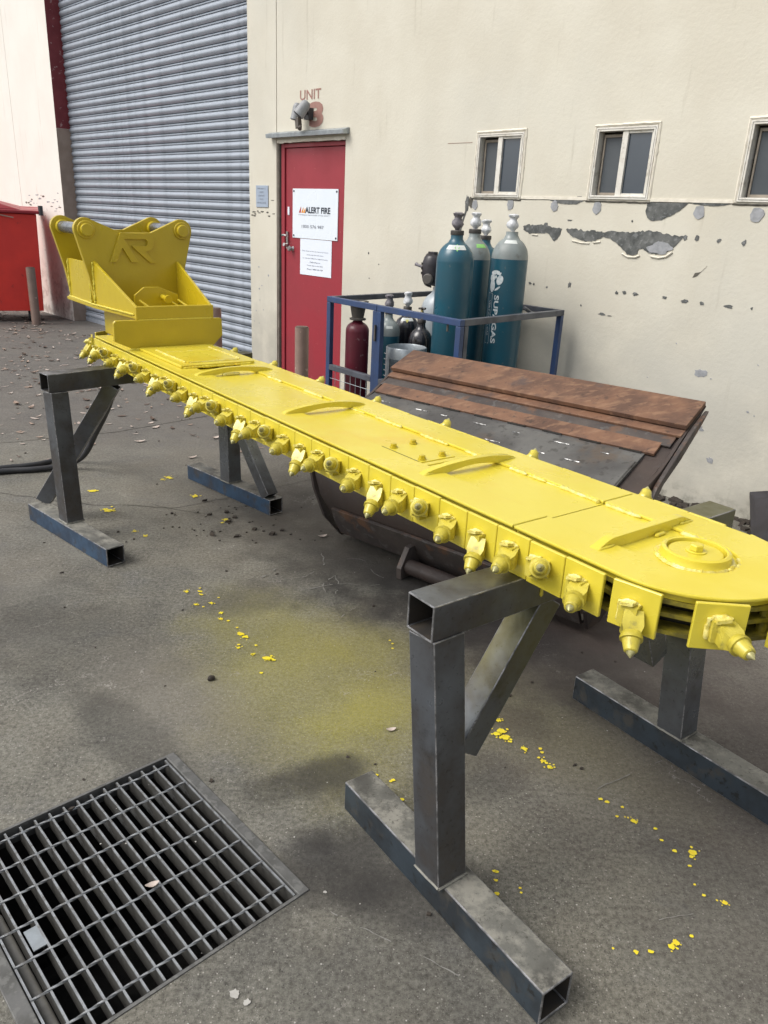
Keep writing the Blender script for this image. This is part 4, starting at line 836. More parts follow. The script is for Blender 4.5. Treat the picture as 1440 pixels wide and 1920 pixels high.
# nose
RN = 0.2415
for i, kd in enumerate(['down', 'mid', 'face', 'mid2', 'down']):
    a = rad(11+38.5*i); chain_link((TN + RN*sin(a), CC - RN*cos(a)), a, kd)
nb_ = 0
bseq = ['mid2', 'mid', 'face', 'down']
while -0.93 - PITCH_*nb_ > -4.20:
    chain_link((-0.93-PITCH_*nb_, C1+0.021), pi, bseq[nb_ % 4], back=True); nb_ += 1
for i, kd in enumerate(['mid', 'mid2', 'face', 'mid', 'down']):
    a = rad(180+12+38*i); chain_link((-4.20 + RN*sin(a), CC - RN*cos(a)), a, kd)
# visible link stacks round the nose
lk = G()
for z, w_ in ((0.828, 0.022), (0.862, 0.014), (0.892, 0.018)): lk.prism([(-0.058, -w_, z), (0.058, -w_, z), (0.066, -w_*.4, z), (0.066, w_*.5, z), (0.05, w_, z), (-0.05, w_, z), (-0.066, w_*.5, z), (-0.066, -w_*.4, z)], (0, 0, 0.009))
lk.tube([(-0.05, 0, 0.826), (-0.05, 0, 0.902)], 0.012, 10); lk.tube([(0.05, 0, 0.826), (0.05, 0, 0.902)], 0.012, 10)
me_lk = mesh_of('chain_link', lk, 'link_olive', smooth=35)
for i in range(-1, 6):
    a = rad(11+19+38.5*i); r = 0.200
    if i == -1: a = rad(-6)
    bar.inst('chain_link', me_lk, Matrix.Translation((TN + r*sin(a), CC - r*cos(a), 0)) @ Matrix.Rotation(a, 4, 'Z'))

# ------------------------------------------------------------------ excavator hitch on the bar
YD_ = 'yellow_hitch'
M(YD_, (0.52, 0.40, 0.016), (0.48, 0.36, 0.014), 4, 0.36, bump=0.18, bscale=60, coat=0.2, layers=[dict(type='voro', scale=40, lo=0.02, hi=0.07, col=(0.3, 0.23, 0.02), fac=0.35)])
TA, TR = -4.2, -4.62
g = G(); g.box(-4.30, -3.80, 1.33, 1.655, ZT+.0005, 1.064); riser = bar.part('riser_box', g, YD_, bevel=0.006)
g = G(); g.prism([(-3.735, 1.200, 1.066), (-3.735, 1.190, 1.055), (-3.735, 1.189, 0.969), (-3.735, 1.284, ZT+.001), (-3.735, 1.692, ZT+.001), (-3.735, 1.744, 0.975), (-3.735, 1.742, 1.055), (-3.735, 1.732, 1.064)], (0.020, 0, 0)); bar.part('front_plate', g, YD_, bevel=0.003)
g = G(); g.prism([(-3.74, 1.304, 1.068), (-3.74, 1.700, 1.068), (-4.2, 1.755, 1.068), (-4.66, 1.755, 1.068), (-4.66, 1.245, 1.068), (-4.2, 1.250, 1.068)], (0, 0, 0.016)); base = bar.part('hitch_base', g, YD_, bevel=0.002)
g = G(); g.box(-3.739, -3.720, 1.302, 1.700, 1.064, 1.128); bar.part('front_flange', g, YD_, parent=base, bevel=0.004)
ear = []
def arc(cx, cz, r, a0, a1, n): return [(cx + r*cos(rad(a0+(a1-a0)*i/n)), cz + r*sin(rad(a0+(a1-a0)*i/n))) for i in range(n+1)]
outl = [(1.262, 1.085), (1.238, 1.241)] + arc(1.242, 1.453, 0.058, 205, 55, 18) + [(1.398, 1.452), (1.425, 1.443), (1.578, 1.447)] + arc(1.747, 1.461, 0.058, 118, -15, 16) + [(1.762, 1.279), (1.722, 1.085)]
for t0 in (TA-0.028, TR-0.028):
    g = G(); g.prism([(t0, c, z) for c, z in outl], (0.028, 0, 0)); e = bar.part('ear_plate', g, YD_, parent=base, bevel=0.002); ear.append(e)
for c, z in ((1.242, 1.453), (1.747, 1.461)):
    g = G(); g.tube([(TR-0.05, c, z), (TA+0.004, c, z)], 0.030, 24); bar.part('hitch_pin', g, 'pin_steel', parent=base, smooth=40)
    for t0, t1, r in ((TA+0.0005, TA+0.010, 0.044), (TA+0.010, TA+0.030, 0.031), (TR+0.0005, TR+0.03, 0.036)):
        g = G(); g.tube([(t0, c, z), (t1-0.003, c, z), (t1, c, z)], [r, r, r-0.003], 28); bar.part('pin_boss', g, YD_, parent=base, smooth=30)
# raised letters
def LX(X): return 1.350+(X-450)/3.6*0.002818
def LZ(Y): return 1.446-(Y-205)/205*0.146
logo = [(450, 412), (528, 207), (700, 210), (735, 222), (752, 250), (750, 290), (735, 320), (706, 333), (690, 335), (762, 415), (720, 415), (628, 328), (600, 297), (695, 297), (708, 286), (708, 262), (695, 250), (552, 250), (637, 412), (592, 412), (537, 312), (490, 412)]
g = G(); g.prism([(TA+0.0005, LX(x), LZ(y)) for x, y in logo], (0.013, 0, 0)); bar.part('raised_logo', g, YD_, parent=base, bevel=0.001, label='raised steel letters AR')
# gussets and side plates
g = G(); g.prism([(TA, 1.262, 1.085), (-3.741, 1.304, 1.085), (-3.741, 1.304, 1.128), (TA, 1.262, 1.305)], (0, 0.014, 0)); bar.part('gusset', g, YD_, parent=base, bevel=0.002)
g = G(); g.prism([(TA, 1.708, 1.085), (-3.741, 1.686, 1.085), (-3.741, 1.686, 1.128), (TA, 1.708, 1.305)], (0, 0.014, 0)); bar.part('gusset', g, YD_, parent=base, bevel=0.002)
for c in (1.254, 1.735):
    g = G(); g.box(TR, TA-0.028, c, c+0.014, 1.085, 1.292); bar.part('side_plate', g, YD_, parent=base, bevel=0.002)
for pts, r in (([(TA+.004, 1.260, 1.09), (TA+.004, 1.260, 1.30)], .007), ([(-4.64, 1.252, 1.088), (TA, 1.252, 1.088), (-3.75, 1.300, 1.088)], .006), ([(TR+.01, 1.252, 1.09), (TR+.01, 1.252, 1.29)], .007), ([(TA-.035, 1.252, 1.09), (TA-.035, 1.252, 1.29)], .006), ([(-3.72, 1.31, 1.064), (-3.72, 1.69, 1.064)], .0045)):
    weldline(pts, r, mat='yellow')
# inner latch plate with pin
g = G(); g.prism([(-4.02, 1.40, 1.085), (-4.02, 1.40, 1.15), (-4.02, 1.452, 1.19), (-4.02, 1.53, 1.19), (-4.02, 1.632, 1.152), (-4.02, 1.632, 1.085)], (0.016, 0, 0)); lp = bar.part('latch_plate', g, YD_, parent=base, bevel=0.002)
g = G(); g.tube([(-4.06, 1.545, 1.145), (-3.93, 1.545, 1.137)], 0.013, 14); g.tube([(-3.93, 1.545, 1.137), (-3.915, 1.545, 1.136)], 0.020, 16); bar.part('latch_pin', g, YD_, parent=base, smooth=35)
for c in (1.435, 1.590, 1.640):
    g = G(); g.tube([(-3.99, c-0.015, 1.125), (-3.90, c+0.012, 1.092)], 0.006, 8); bar.part('stud', g, YD_, parent=base, smooth=35)

# ------------------------------------------------------------------ rusty mud bucket lying behind the bar
BLp = V((0.131, 4.439, 0.87)); axv = V((0.775, -0.632, 0)).normalized(); qv = V((-0.632, -0.775, 0)).normalized()
bk = Thing('mud_bucket', 'rusty wide excavator mud bucket resting upside down between the yellow bar and the wall', 'bucket', 'W', (BLp.x+axv.x*0.82, BLp.y+axv.y*0.82, 0))
def bk_(a, q, z): p = BLp + axv*a + qv*q; return V((p.x, p.y, z))
LB = 1.644
def sheet(poly, mat, name, a0=0.0, a1=LB, th=0.014, inset=None, bevel=0.002, parent=None, label=None, kind=None, taper=None):
    g = G()
    up = []; n = len(poly)
    for i, (q, z) in enumerate(poly):
        d = V((poly[min(i+1, n-1)][0]-poly[max(i-1, 0)][0], poly[min(i+1, n-1)][1]-poly[max(i-1, 0)][1])).normalized() if True else None
        up.append((q, z, -d.y, d.x))
    vs = []
    for i, (q, z, nq, nz) in enumerate(up):
        ta, tb = (taper(i/(n-1)) if taper else (0, 0))
        for k_ in (0, 1):
            qq, zz = q + nq*th*k_, z + nz*th*k_
            vs += [bk_(a0+ta, qq, zz), bk_(a1-tb, qq, zz)]
    fs = []
    for i in range(n-1):
        o = 4*i; fs += [(o, o+4, o+5, o+1), (o+2, o+3, o+7, o+6), (o, o+2, o+6, o+4), (o+1, o+5, o+7, o+3)]
    fs += [(0, 1, 3, 2), (4*(n-1), 4*(n-1)+2, 4*(n-1)+3, 4*(n-1)+1)]
    g.add(vs, fs); return bk.part(name, g, mat, bevel=bevel, parent=parent, smooth=25, label=label, kind=kind)
sheet([(0.0, 0.862), (0.20, 0.785)], 'rust', 'cutting_edge', -0.005, LB+0.005, 0.022, label='orange rusty cutting edge plate')
sheet([(0.14, 0.788), (0.235, 0.752)], 'rust', 'shell_strip', 0.0, LB, 0.012)
sheet([(0.22, 0.748), (0.29, 0.715)], 'rust_dark', 'shell_strip', 0.0, LB-0.02, 0.010)
sheet([(0.275, 0.718), (0.352, 0.682)], 'rust', 'wear_strip', 0.015, LB-0.06, 0.014)
sheet([(0.345, 0.672), (0.44, 0.640), (0.56, 0.60), (0.66, 0.565), (0.76, 0.50), (0.83, 0.42)], 'bucket_plate', 'wear_plate', 0.01, LB-0.10, 0.016)
shell = [(0.10, 0.785), (0.25, 0.715), (0.36, 0.655), (0.44, 0.625), (0.58, 0.575), (0.70, 0.52), (0.79, 0.44), (0.845, 0.34), (0.855, 0.25), (0.83, 0.16), (0.78, 0.075)]
tp = lambda f: (0.22*max(0, (f-0.55)/0.45)**1.3, 0.10*max(0, (f-0.6)/0.4))
sheet(shell, 'bucket_shell', 'shell', 0.01, LB-0.01, 0.014, taper=tp)
sheet([(0.86, 0.20), (0.835, 0.13), (0.79, 0.055), (0.70, 0.035)], 'rust_dark', 'heel_band', 0.20, LB-0.08, 0.018, label='scuffed heel band along the bottom of the bucket')
def side(a, da, lab, tz):
    g = G(); prof = [(0.0, 0.862), (0.11, 0.79), (0.28, 0.675), (0.43, 0.60), (0.53, 0.50), (0.57, 0.30), (0.60, 0.08), (0.68, 0.02), (0.80, 0.03), (0.875, 0.14), (0.885, 0.28), (0.86, 0.40), (0.80, 0.50), (0.68, 0.575), (0.44, 0.648), (0.35, 0.69), (0.24, 0.755), (0.15, 0.80)]
    pts = [bk_(a + tz*max(0, (0.45-z)/0.45), q, z) for q, z in prof]; g.prism(pts, axv*da); return bk.part('side_plate', g, 'bucket_shell', bevel=0.002, label=lab)
side(-0.012, 0.016, 'left side plate', 0.22); side(LB-0.006, 0.016, 'right side plate', -0.06)
g = G(); g.prism([bk_(LB+0.012, q, z) for q, z in ((0.02, 0.845), (0.16, 0.795), (0.36, 0.68), (0.50, 0.60), (0.60, 0.46), (0.63, 0.30), (0.59, 0.30), (0.55, 0.48), (0.44, 0.595), (0.28, 0.672), (0.10, 0.785))], axv*0.02); bk.part('side_cutter', g, 'rust_dark', bevel=0.003)
for i in range(7): 
    a = 0.10+0.24*i; c = bk_(a, 0.10, 0.8445); N_ = (qv*0.36+V((0, 0, 0.93))).normalized(); g = G(); c = c + N_*0.0005
    g.tube([c - N_*0.003, c + N_*0.0022], 0.020, 14); bk.part('plug_bolt', g, 'rust', smooth=30)
def on_wear(q):
    P_ = [(0.345, 0.672), (0.44, 0.640), (0.56, 0.60), (0.66, 0.565), (0.76, 0.50), (0.83, 0.42)]
    for (q0, z0), (q1, z1) in zip(P_, P_[1:]):
        if q0 <= q <= q1: return z0+(z1-z0)*(q-q0)/(q1-q0)
for row, (q, x0, dxx) in enumerate(((0.415, 0.12, 0.205), (0.52, 0.05, 0.205), (0.62, 0.12, 0.205))):
    for i in range(7):
        a = x0+dxx*i; a += random.uniform(-.03, .03); L_ = random.uniform(0.03, 0.085); pts = [bk_(a+L_*j/7, q+mnoise.noise(V((a, j, q)))*0.006, on_wear(q)+0.0175) for j in range(8)]
        g = G(); g.tube(pts, [0.0022+0.002*abs(mnoise.noise(p*90)) for p in pts], 5); bk.part('slot_weld', g, 'bright_weld', smooth=50)
pts = [bk_(LB-0.11, 0.43+0.30*j/10, on_wear(min(0.82, 0.43+0.30*j/10))+0.017) for j in range(11)]; g = G(); g.tube(pts, 0.007, 6); bk.part('edge_weld', g, 'bucket_plate', smooth=50)
for i in range(8):
    a = 0.10+0.19*i; g = G(); g.tube([bk_(a, 0.356, 0.6865), bk_(a+0.10, 0.356, 0.6865)], 0.006, 5); bk.part('gap_shadow', g, 'black_gap')
for a in (0.70, 1.10):
    g = G(); g.prism([bk_(a, q, z) for q, z in ((0.78, 0.16), (0.90, 0.15), (0.955, 0.06), (0.95, 0.004), (0.86, 0.004), (0.78, 0.05))], axv*0.028); bk.part('hinge_ear', g, 'rust_dark', bevel=0.002)
g = G(); g.tube([bk_(0.73, 0.90, 0.058), bk_(1.20, 0.90, 0.058)], 0.036, 18); bk.part('hinge_tube', g, 'bucket_shell', smooth=35)
g = G(); g.box(-1.56, -1.30, -0.46, -0.08, 0.003, 0.02)
solo('steel_offcut', G().add([V((-1.30, -0.60, 0.02)), V((-1.10, -0.50, 0.02)), V((-1.38, -0.02, 0.24)), V((-1.58, -0.03, 0.17)), V((-1.30, -0.60, 0.032)), V((-1.10, -0.50, 0.032)), V((-1.38, -0.02, 0.252)), V((-1.58, -0.03, 0.182))], [(0, 1, 2, 3), (7, 6, 5, 4), (0, 4, 5, 1), (1, 5, 6, 2), (2, 6, 7, 3), (3, 7, 4, 0)]), 'black_plastic', 'flat black steel offcut leaning on the foot of the wall behind the bar nose', 'steel plate', 'S', (-1.35, -0.3, 0))

# ------------------------------------------------------------------ gas cage by the wall (frame S, y = -distance from the wall)
CGL = V((-4.125, -1.125, 0)); cu = V((0.9969, -0.079, 0)).normalized(); cv = V((-0.078, 0.9969, 0)).normalized()   # cu to the right, cv towards the wall
def cg(a, b, z): p = CGL + cu*a + cv*b; return V((p.x, p.y, z))
CW, CD, CH = 1.255, 1.09, 1.07
cage = Thing('gas_cage', 'blue steel tube cage with gates holding gas cylinders against the cream wall', 'cage', 'S', cg(CW/2, CD/2, 0))
def bar_(p, q, mat='cage_blue', w=0.036, name='rail', up=(0, 0, 1)):
    g = G(); p, q = V(p), V(q); d = (q-p).normalized(); U = V(up); X = d.cross(U)
    if X.length < 1e-3: U = cv; X = d.cross(U)
    X.normalize(); Y = X.cross(d).normalized(); g.obox((p+q)/2, X*w/2, Y*w/2, d*(q-p).length/2); return cage.part(name, g, mat, bevel=0.003)
h = 0.018
GT = 0.525
for a, b in ((0, 0), (CW, 0), (0, CD), (CW, CD)): bar_(cg(a, b, 0), cg(a, b, CH-0.037), 'cage_blue', name='corner_post')
bar_(cg(GT-0.020, 0, 0.04), cg(GT-0.020, 0, CH-0.037), name='gate_stile'); bar_(cg(GT+0.020, 0, 0.04), cg(GT+0.020, 0, CH-0.037), name='gate_stile')
bar_(cg(CW-0.001, 0.042, 0.04), cg(CW-0.001, 0.042, CH-0.037), 'cage_grey', name='gate_stile')
bar_(cg(-h, 0, CH-h), cg(GT-0.002, 0, CH-h)); bar_(cg(GT+0.002, 0, CH-h), cg(CW+h, 0, CH-h))
bar_(cg(CW, h+0.001, CH-h), cg(CW, CD-h-.001, CH-h), 'cage_grey'); bar_(cg(0, h+.001, CH-h), cg(0, CD-h-.001, CH-h), 'cage_grey'); bar_(cg(-h, CD, CH-h), cg(CW+h, CD, CH-h), 'cage_grey')
bar_(cg(h+.001, 0, 0.60), cg(GT-0.040, 0, 0.60), 'cage_grey', 0.036, name='mid_rail'); bar_(cg(GT+0.04, 0, 0.60), cg(CW-h-.001, 0, 0.60), 'cage_grey', 0.034, name='mid_rail')
bar_(cg(CW, 0.062, 0.60), cg(CW, CD-h-.001, 0.60), 'cage_grey', name='mid_rail')
for b in (0, CD): bar_(cg(h+.001, b, 0.05), cg(CW-h-.001, b, 0.05), name='bottom_rail')
g = G(); g.obox(cg(CW/2, CD/2, 0.075), cu*(CW/2-.02), cv*(CD/2-.02), (0, 0, 0.004)); cage.part('floor_plate', g, 'cage_grey')
g = G(); g.tube([cg(CW-0.02, CD-0.30, CH-h), cg(CW-0.30, CD-0.02, CH-h)], 0.012, 6); cage.part('corner_brace', g, 'cage_grey', smooth=40)
for (a0, a1) in ((h, GT-0.04), (GT+0.04, CW-h)):
    g = G()
    for z in [0.09+0.062*i for i in range(8)]: g.tube([cg(a0, -0.006, z), cg(a1, -0.006, z)], 0.0022, 5)
    n = int((a1-a0)/0.062)
    for i in range(1, n+1): a = a0+(a1-a0)*i/(n+1); g.tube([cg(a, -0.002, 0.07), cg(a, -0.002, 0.585)], 0.0022, 5)
    cage.part('wire_mesh', g, 'galv', kind='stuff')
g = G(); g.obox(cg(GT, -0.026, 0.90), cu*0.006, cv*0.008, (0, 0, 0.05)); cage.part('gate_hinge', g, 'guard_dark')
g = G(); g.obox(cg(CW-0.10, 0.0, 1.015), cu*0.005, cv*0.005, (0, 0, 0.022)); cage.part('latch', g, 'guard_dark')

def gas(name, s, off, r, zb, shoulder, neck, cols, label, cat='gas cylinder', ring=True, valve=None, vz=0.1, grey_to=None, group=None, dome=0.13, tilt=0):
    """lathe-turned cylinder: body colour, shoulder colour; shoulder = height where the dome starts, neck = height of the neck"""
    t = Thing(name, label, cat, 'S', (s, -off, zb), group=group)
    c = (s, -off, 0)
    sp_ = [(r*cos(a), shoulder + (neck-0.03-shoulder)*sin(a)) for a in [pi/2*i/10 for i in range(10)] if r*cos(a) > r*0.34]
    zc = grey_to if grey_to is not None else shoulder
    body = [(r*0.93, zb), (r, zb+0.012), (r, min(zc, shoulder))]
    g = G(); g.lathe(body, 40, c); t.part('body', g, cols[0], smooth=40)
    g = G(); pr = [(r+0.0004 if zc < shoulder else r, min(zc, shoulder)+0.0005)] + ([(r+.0004, shoulder)] if zc < shoulder else []) + sp_ + [(r*0.33, neck-0.02), (r*0.33, neck)]
    g.lathe(pr, 40, c); t.part('shoulder', g, cols[1], smooth=50)
    if ring:
        g = G(); g.lathe([(r*0.345, neck+0.0005), (r*0.36, neck+0.004), (r*0.36, neck+0.024), (r*0.33, neck+0.028)], 24, c); t.part('neck_ring', g, cols[2], smooth=35)
    z = neck+0.0285 if ring else neck+.001
    if valve in ('wrap_white', 'wrap_grey'):
        k = r/0.115 if r > 0.1 else 0.9
        pr = [(0.012, z), (0.018, z+0.012), (0.032*k, z+0.022), (0.036*k, z+0.035), (0.031*k, z+0.052), (0.020, z+0.066), (0.021, z+0.078), (0.031*k, z+0.086), (0.032*k, z+0.096), (0.020, z+0.102), (0.004, z+0.103)]
        g = G(); g.lathe(pr, 22, c, wob=0.28); g2 = G(); v_ = [V((p.x+mnoise.noise(p*30)*0.006, p.y+mnoise.noise(p*28+V((4, 0, 0)))*0.006, p.z)) for p in g.v]; g.v = v_
        t.part('wrapped_valve', g, valve, smooth=50, label='valve wrapped in tape and plastic')
    elif valve == 'brass':
        g = G(); g.lathe([(0.013, z), (0.015, z+0.03), (0.011, z+0.045), (0.009, z+0.06)], 12, c); g.tube([(s-0.03, -off, z+0.03), (s+0.03, -off, z+0.03)], 0.010, 8); vo = t.part('valve', g, 'brass', smooth=40)
        g = G()
        for i in range(5): a = 2*pi*i/5; g.tube([(s, -off, z+0.066), (s+0.026*cos(a), -off+0.026*sin(a), z+0.066)], [0.009, 0.007], 6)
        t.part('hand_wheel', g, 'neck_dark', parent=vo, smooth=40)
    return t
def on_cyl(s, off, r, ang, z, dr=0.0012):
    """point on the cylinder surface; ang measured from the direction facing the yard (-y), positive to the right"""
    return V((s + (r+dr)*sin(ang), -off - (r+dr)*cos(ang), z))
def label_patch(t, s, off, rfun, a0, a1, z0, z1, mat, n=8, name='label'):
    g = G(); vs = []
    for i in range(n+1):
        a = a0+(a1-a0)*i/n
        for z in (z0, (z0+z1)/2, z1): vs.append(on_cyl(s, off, rfun(z), a, z))
    g.add(vs, [(3*i+j, 3*i+j+1, 3*i+4+j, 3*i+3+j) for i in range(n) for j in (0, 1)]); return t.part(name, g, mat, smooth=60)
def dome_r(r, sh, nk):
    return lambda z: r if z <= sh else r*math.sqrt(max(0.0, 1-((z-sh)/(nk-0.03-sh))**2))
VA = rad(30)      # the camera sees the cylinders from the left-front in wall coordinates
FZ = 0.08
A = gas('gas_cylinder', -3.335, 0.787, 0.115, FZ, 1.345, 1.50, ('cyl_teal', 'cyl_teal', 'neck_dark'), 'tall teal gas cylinder with a grey taped valve, nearest the front rail', valve='wrap_grey', group='tall teal gas cylinders in the cage')
label_patch(A, -3.335, 0.787, dome_r(.115, 1.345, 1.50), 0.05, 1.45, 1.418, 1.444, 'label_white'); 
g = G(); rf = dome_r(.115, 1.345, 1.50); g.add([on_cyl(-3.335, .787, rf(z), a, z, .002) for a, z in ((0.62, 1.430), (0.80, 1.408), (0.98, 1.430), (0.80, 1.450))], [(0, 1, 2, 3)]); A.part('hazard_diamond', g, 'label_green')
B = gas('gas_cylinder', -3.506, 0.42, 0.115, FZ, 1.35, 1.51, ('cyl_teal', 'cyl_grey', 'neck_dark'), 'tall teal gas cylinder with a grey shoulder, between the two front cylinders', valve='wrap_white', group='tall teal gas cylinders in the cage', grey_to=1.355)
label_patch(B, -3.506, 0.42, dome_r(.115, 1.35, 1.51), 0.9, 1.7, 1.425, 1.448, 'label_green')
Cc_ = gas('gas_cylinder', -3.62, 0.17, 0.112, FZ, 1.32, 1.47, ('cyl_teal', 'cyl_teal', 'neck_dark'), 'rearmost and shortest tall teal gas cylinder with a white taped valve, by the wall', valve='wrap_white', group='tall teal gas cylinders in the cage')
D = gas('gas_cylinder', -3.177, 0.45, 0.115, FZ, 1.375, 1.535, ('cyl_teal', 'cyl_grey', 'neck_dark'), 'tall teal gas cylinder with grey shoulder and white printed logo, rightmost in the cage', valve='wrap_white', group='tall teal gas cylinders in the cage', ring=False, grey_to=1.372)
label_patch(D, -3.177, 0.45, dome_r(.115, 1.375, 1.535), 0.1, 1.15, 1.466, 1.486, 'label_white')
# print on cylinder D: ring logo and vertical lettering
def wrapg(g, s, off, r):
    """bend a flat layout (x = arc length, z = height) round a cylinder"""
    g.v = [on_cyl(s, off, r, p.x/r, p.z, 0.0015) for p in g.v]; return g
sD, oD = -3.177, 0.45
ctrx, ctrz = -0.004, 1.245
def petal(pts):
    g = G(); g.add([V((ctrx+x, 0, ctrz+z)) for x, z in pts], [tuple(range(len(pts)))]); return g
def ell(cx, cz, rx, rz, rot, n=18, a0=0, a1=2*pi): return [(cx + rx*cos(a0+(a1-a0)*i/n)*cos(rot) - rz*sin(a0+(a1-a0)*i/n)*sin(rot), cz + rx*cos(a0+(a1-a0)*i/n)*sin(rot) + rz*sin(a0+(a1-a0)*i/n)*cos(rot)) for i in range(n)]
for pts in (ell(-0.024, -0.034, 0.023, 0.040, 0.0), ell(-0.026, 0.012, 0.024, 0.022, 0.15), ell(-0.012, 0.046, 0.030, 0.013, 0.2), ell(0.030, 0.002, 0.022, 0.030, -0.35), ell(0.018, -0.050, 0.024, 0.006, 0.6), ell(0.016, 0.045, 0.012, 0.012, 0), ell(0.030, 0.038, 0.006, 0.012, -0.5), ell(0.002, 0.020, 0.007, 0.010, 0.2), ell(-0.046, 0.014, 0.005, 0.016, -0.2)):
    D.part('logo_petal', wrapg(petal(pts), sD, oD, 0.115), 'print_white')
g = textg('SUPAGAS', (0.004+0.022, 0, 1.155), (0, 0, -1), (1, 0, 0), 0.30, 0.034, bold=0.03, n=(0, -1, 0)); g.v = [V((p.x-0.028, 0, p.z)) for p in g.v]
D.part('lettering', wrapg(g, sD, oD, 0.115), 'print_white')
g = textg('VERY COLD GAS', (-0.048, 0, 1.12), (0, 0, -1), (1, 0, 0), 0.22, 0.016, n=(0, -1, 0)); D.part('lettering', wrapg(g, sD, oD, 0.115), 'print_white')
g = G()
for x in (-0.060, -0.020):
    g.add([V((x, 0, 1.165)), V((x+0.0022, 0, 1.165)), V((x+.0022, 0, 0.85)), V((x, 0, 0.85))], [(0, 1, 2, 3)])
for z in (1.165, 0.852): g.add([V((-0.060, 0, z)), V((-0.018, 0, z)), V((-0.018, 0, z-0.0022)), V((-0.060, 0, z-0.0022))], [(0, 1, 2, 3)])
D.part('print_frame', wrapg(g, sD, oD, 0.115), 'print_white')

F = gas('gas_cylinder', -4.005, 0.981, 0.080, FZ, 0.85, 0.945, ('cyl_maroon', 'cyl_maroon', 'neck_dark'), 'short maroon gas cylinder with a dark tapered valve guard at the left of the cage', ring=False)
c = (-4.005, -0.981, 0); g = G(); g.lathe([(0.050, 0.922), (0.056, 0.924), (0.056, 0.934), (0.040, 0.938), (0.046, 0.97), (0.056, 1.025), (0.060, 1.03), (0.055, 1.033), (0.05, 1.015), (0.035, 0.95)], 20, c); F.part('valve_guard', g, 'guard_dark', smooth=40)
g = G(); g.tube([(c[0]+0.068*cos(2*pi*i/20), c[1]+0.068*sin(2*pi*i/20), 1.045) for i in range(21)], 0.0045, 6); F.part('guard_ring', g, 'guard_dark', smooth=50)
T = gas('gas_cylinder', -3.943, 0.748, 0.082, FZ, 0.84, 0.958, ('cyl_teal', 'cyl_grey', 'neck_dark'), 'short teal gas cylinder with grey shoulder standing behind the front gate', valve='wrap_grey', grey_to=0.815)
label_patch(T, -3.943, 0.748, dome_r(.082, .84, .958), 0.6, 1.2, 0.868, 0.885, 'label_white')
K = gas('gas_cylinder', -3.966, 0.545, 0.084, FZ, 0.86, 0.97, ('cyl_black', 'cyl_black', 'neck_dark'), 'short black gas cylinder with a white shoulder label and white taped valve', valve='wrap_white')
label_patch(K, -3.966, 0.545, dome_r(.084, .86, .97), 0.1, 1.5, 0.905, 0.925, 'label_white')
g = G(); rf = dome_r(.084, .86, .97); g.add([on_cyl(-3.966, .545, rf(z), a, z, .0022) for a, z in ((0.62, 0.912), (0.80, 0.895), (0.98, 0.912), (0.80, 0.928))], [(0, 1, 2, 3)]); K.part('hazard_diamond', g, 'label_yellow')
K2 = gas('gas_cylinder', -3.69, 0.682, 0.082, FZ, 0.80, 0.925, ('cyl_black', 'cyl_black', 'neck_dark'), 'short glossy black gas cylinder with a brass valve and handwheel, beside the tall teal one', valve='brass')
P = gas('gas_cylinder', -3.838, 0.375, 0.115, FZ, 0.97, 1.14, ('cyl_palegrey', 'cyl_palegrey', 'neck_dark'), 'pale grey gas cylinder at the back of the cage with a black mask on top', ring=False)
# welding mask hung on the grey cylinder
mc = V((-3.894, -0.366, 1.237))
mk_ = Thing('welding_mask', 'black welding mask with round ports sitting on the pale grey gas cylinder', 'welding mask', 'S', (mc.x, mc.y, 1.14))
g = G(); n = 14; vs = []
for j in range(9):
    z = -0.105 + 0.21*j/8; e = 1 - abs((j-4)/4)**3*0.28
    for i in range(n+1):
        a = -2.0 + 4.0*i/n; vs.append(mc + V((0.085*e*sin(a) , -0.10*e*cos(a), z + 0.02*cos(a))))
g.add(vs, [(j*(n+1)+i, j*(n+1)+i+1, (j+1)*(n+1)+i+1, (j+1)*(n+1)+i) for j in range(8) for i in range(n)])
mo = mk_.part('shell', g, 'black_plastic', smooth=60); sm = mo.modifiers.new('thick', 'SOLIDIFY'); sm.thickness = 0.008
for i in range(3):
    a = -0.55; zz = 0.055-0.032*i; g = G(); p = mc + V((0.086*sin(a), -0.101*cos(a), zz)); d = V((sin(a), -cos(a), 0)); g.tube([p, p+d*0.004], 0.009, 10); mk_.part('vent_port', g, 'black_gap')
g = G(); p = mc + V((0.086*sin(0.35), -0.101*cos(0.35), -0.045)); d = V((sin(0.35), -cos(0.35), 0)); g.tube([p, p+d*0.012, p+d*0.02], [0.038, 0.038, 0.03], 20); mk_.part('filter_knob', g, 'guard_dark', smooth=40)
g = G(); p = mc + V((-0.075, -0.05, 0.03)); g.tube([p, p+V((-0.03, -0.01, 0.008)), p+V((-0.055, -0.012, 0.016))], [0.010, 0.010, 0.013], 10); mk_.part('air_fitting', g, 'wrap_grey', smooth=40)
g = G(); g.obox(mc+V((0.0, -0.03, 0.125)), (0.03, 0, 0), (0, 0.02, 0), (0, 0, 0.012)); mk_.part('headband_stud', g, 'black_plastic', bevel=0.004)
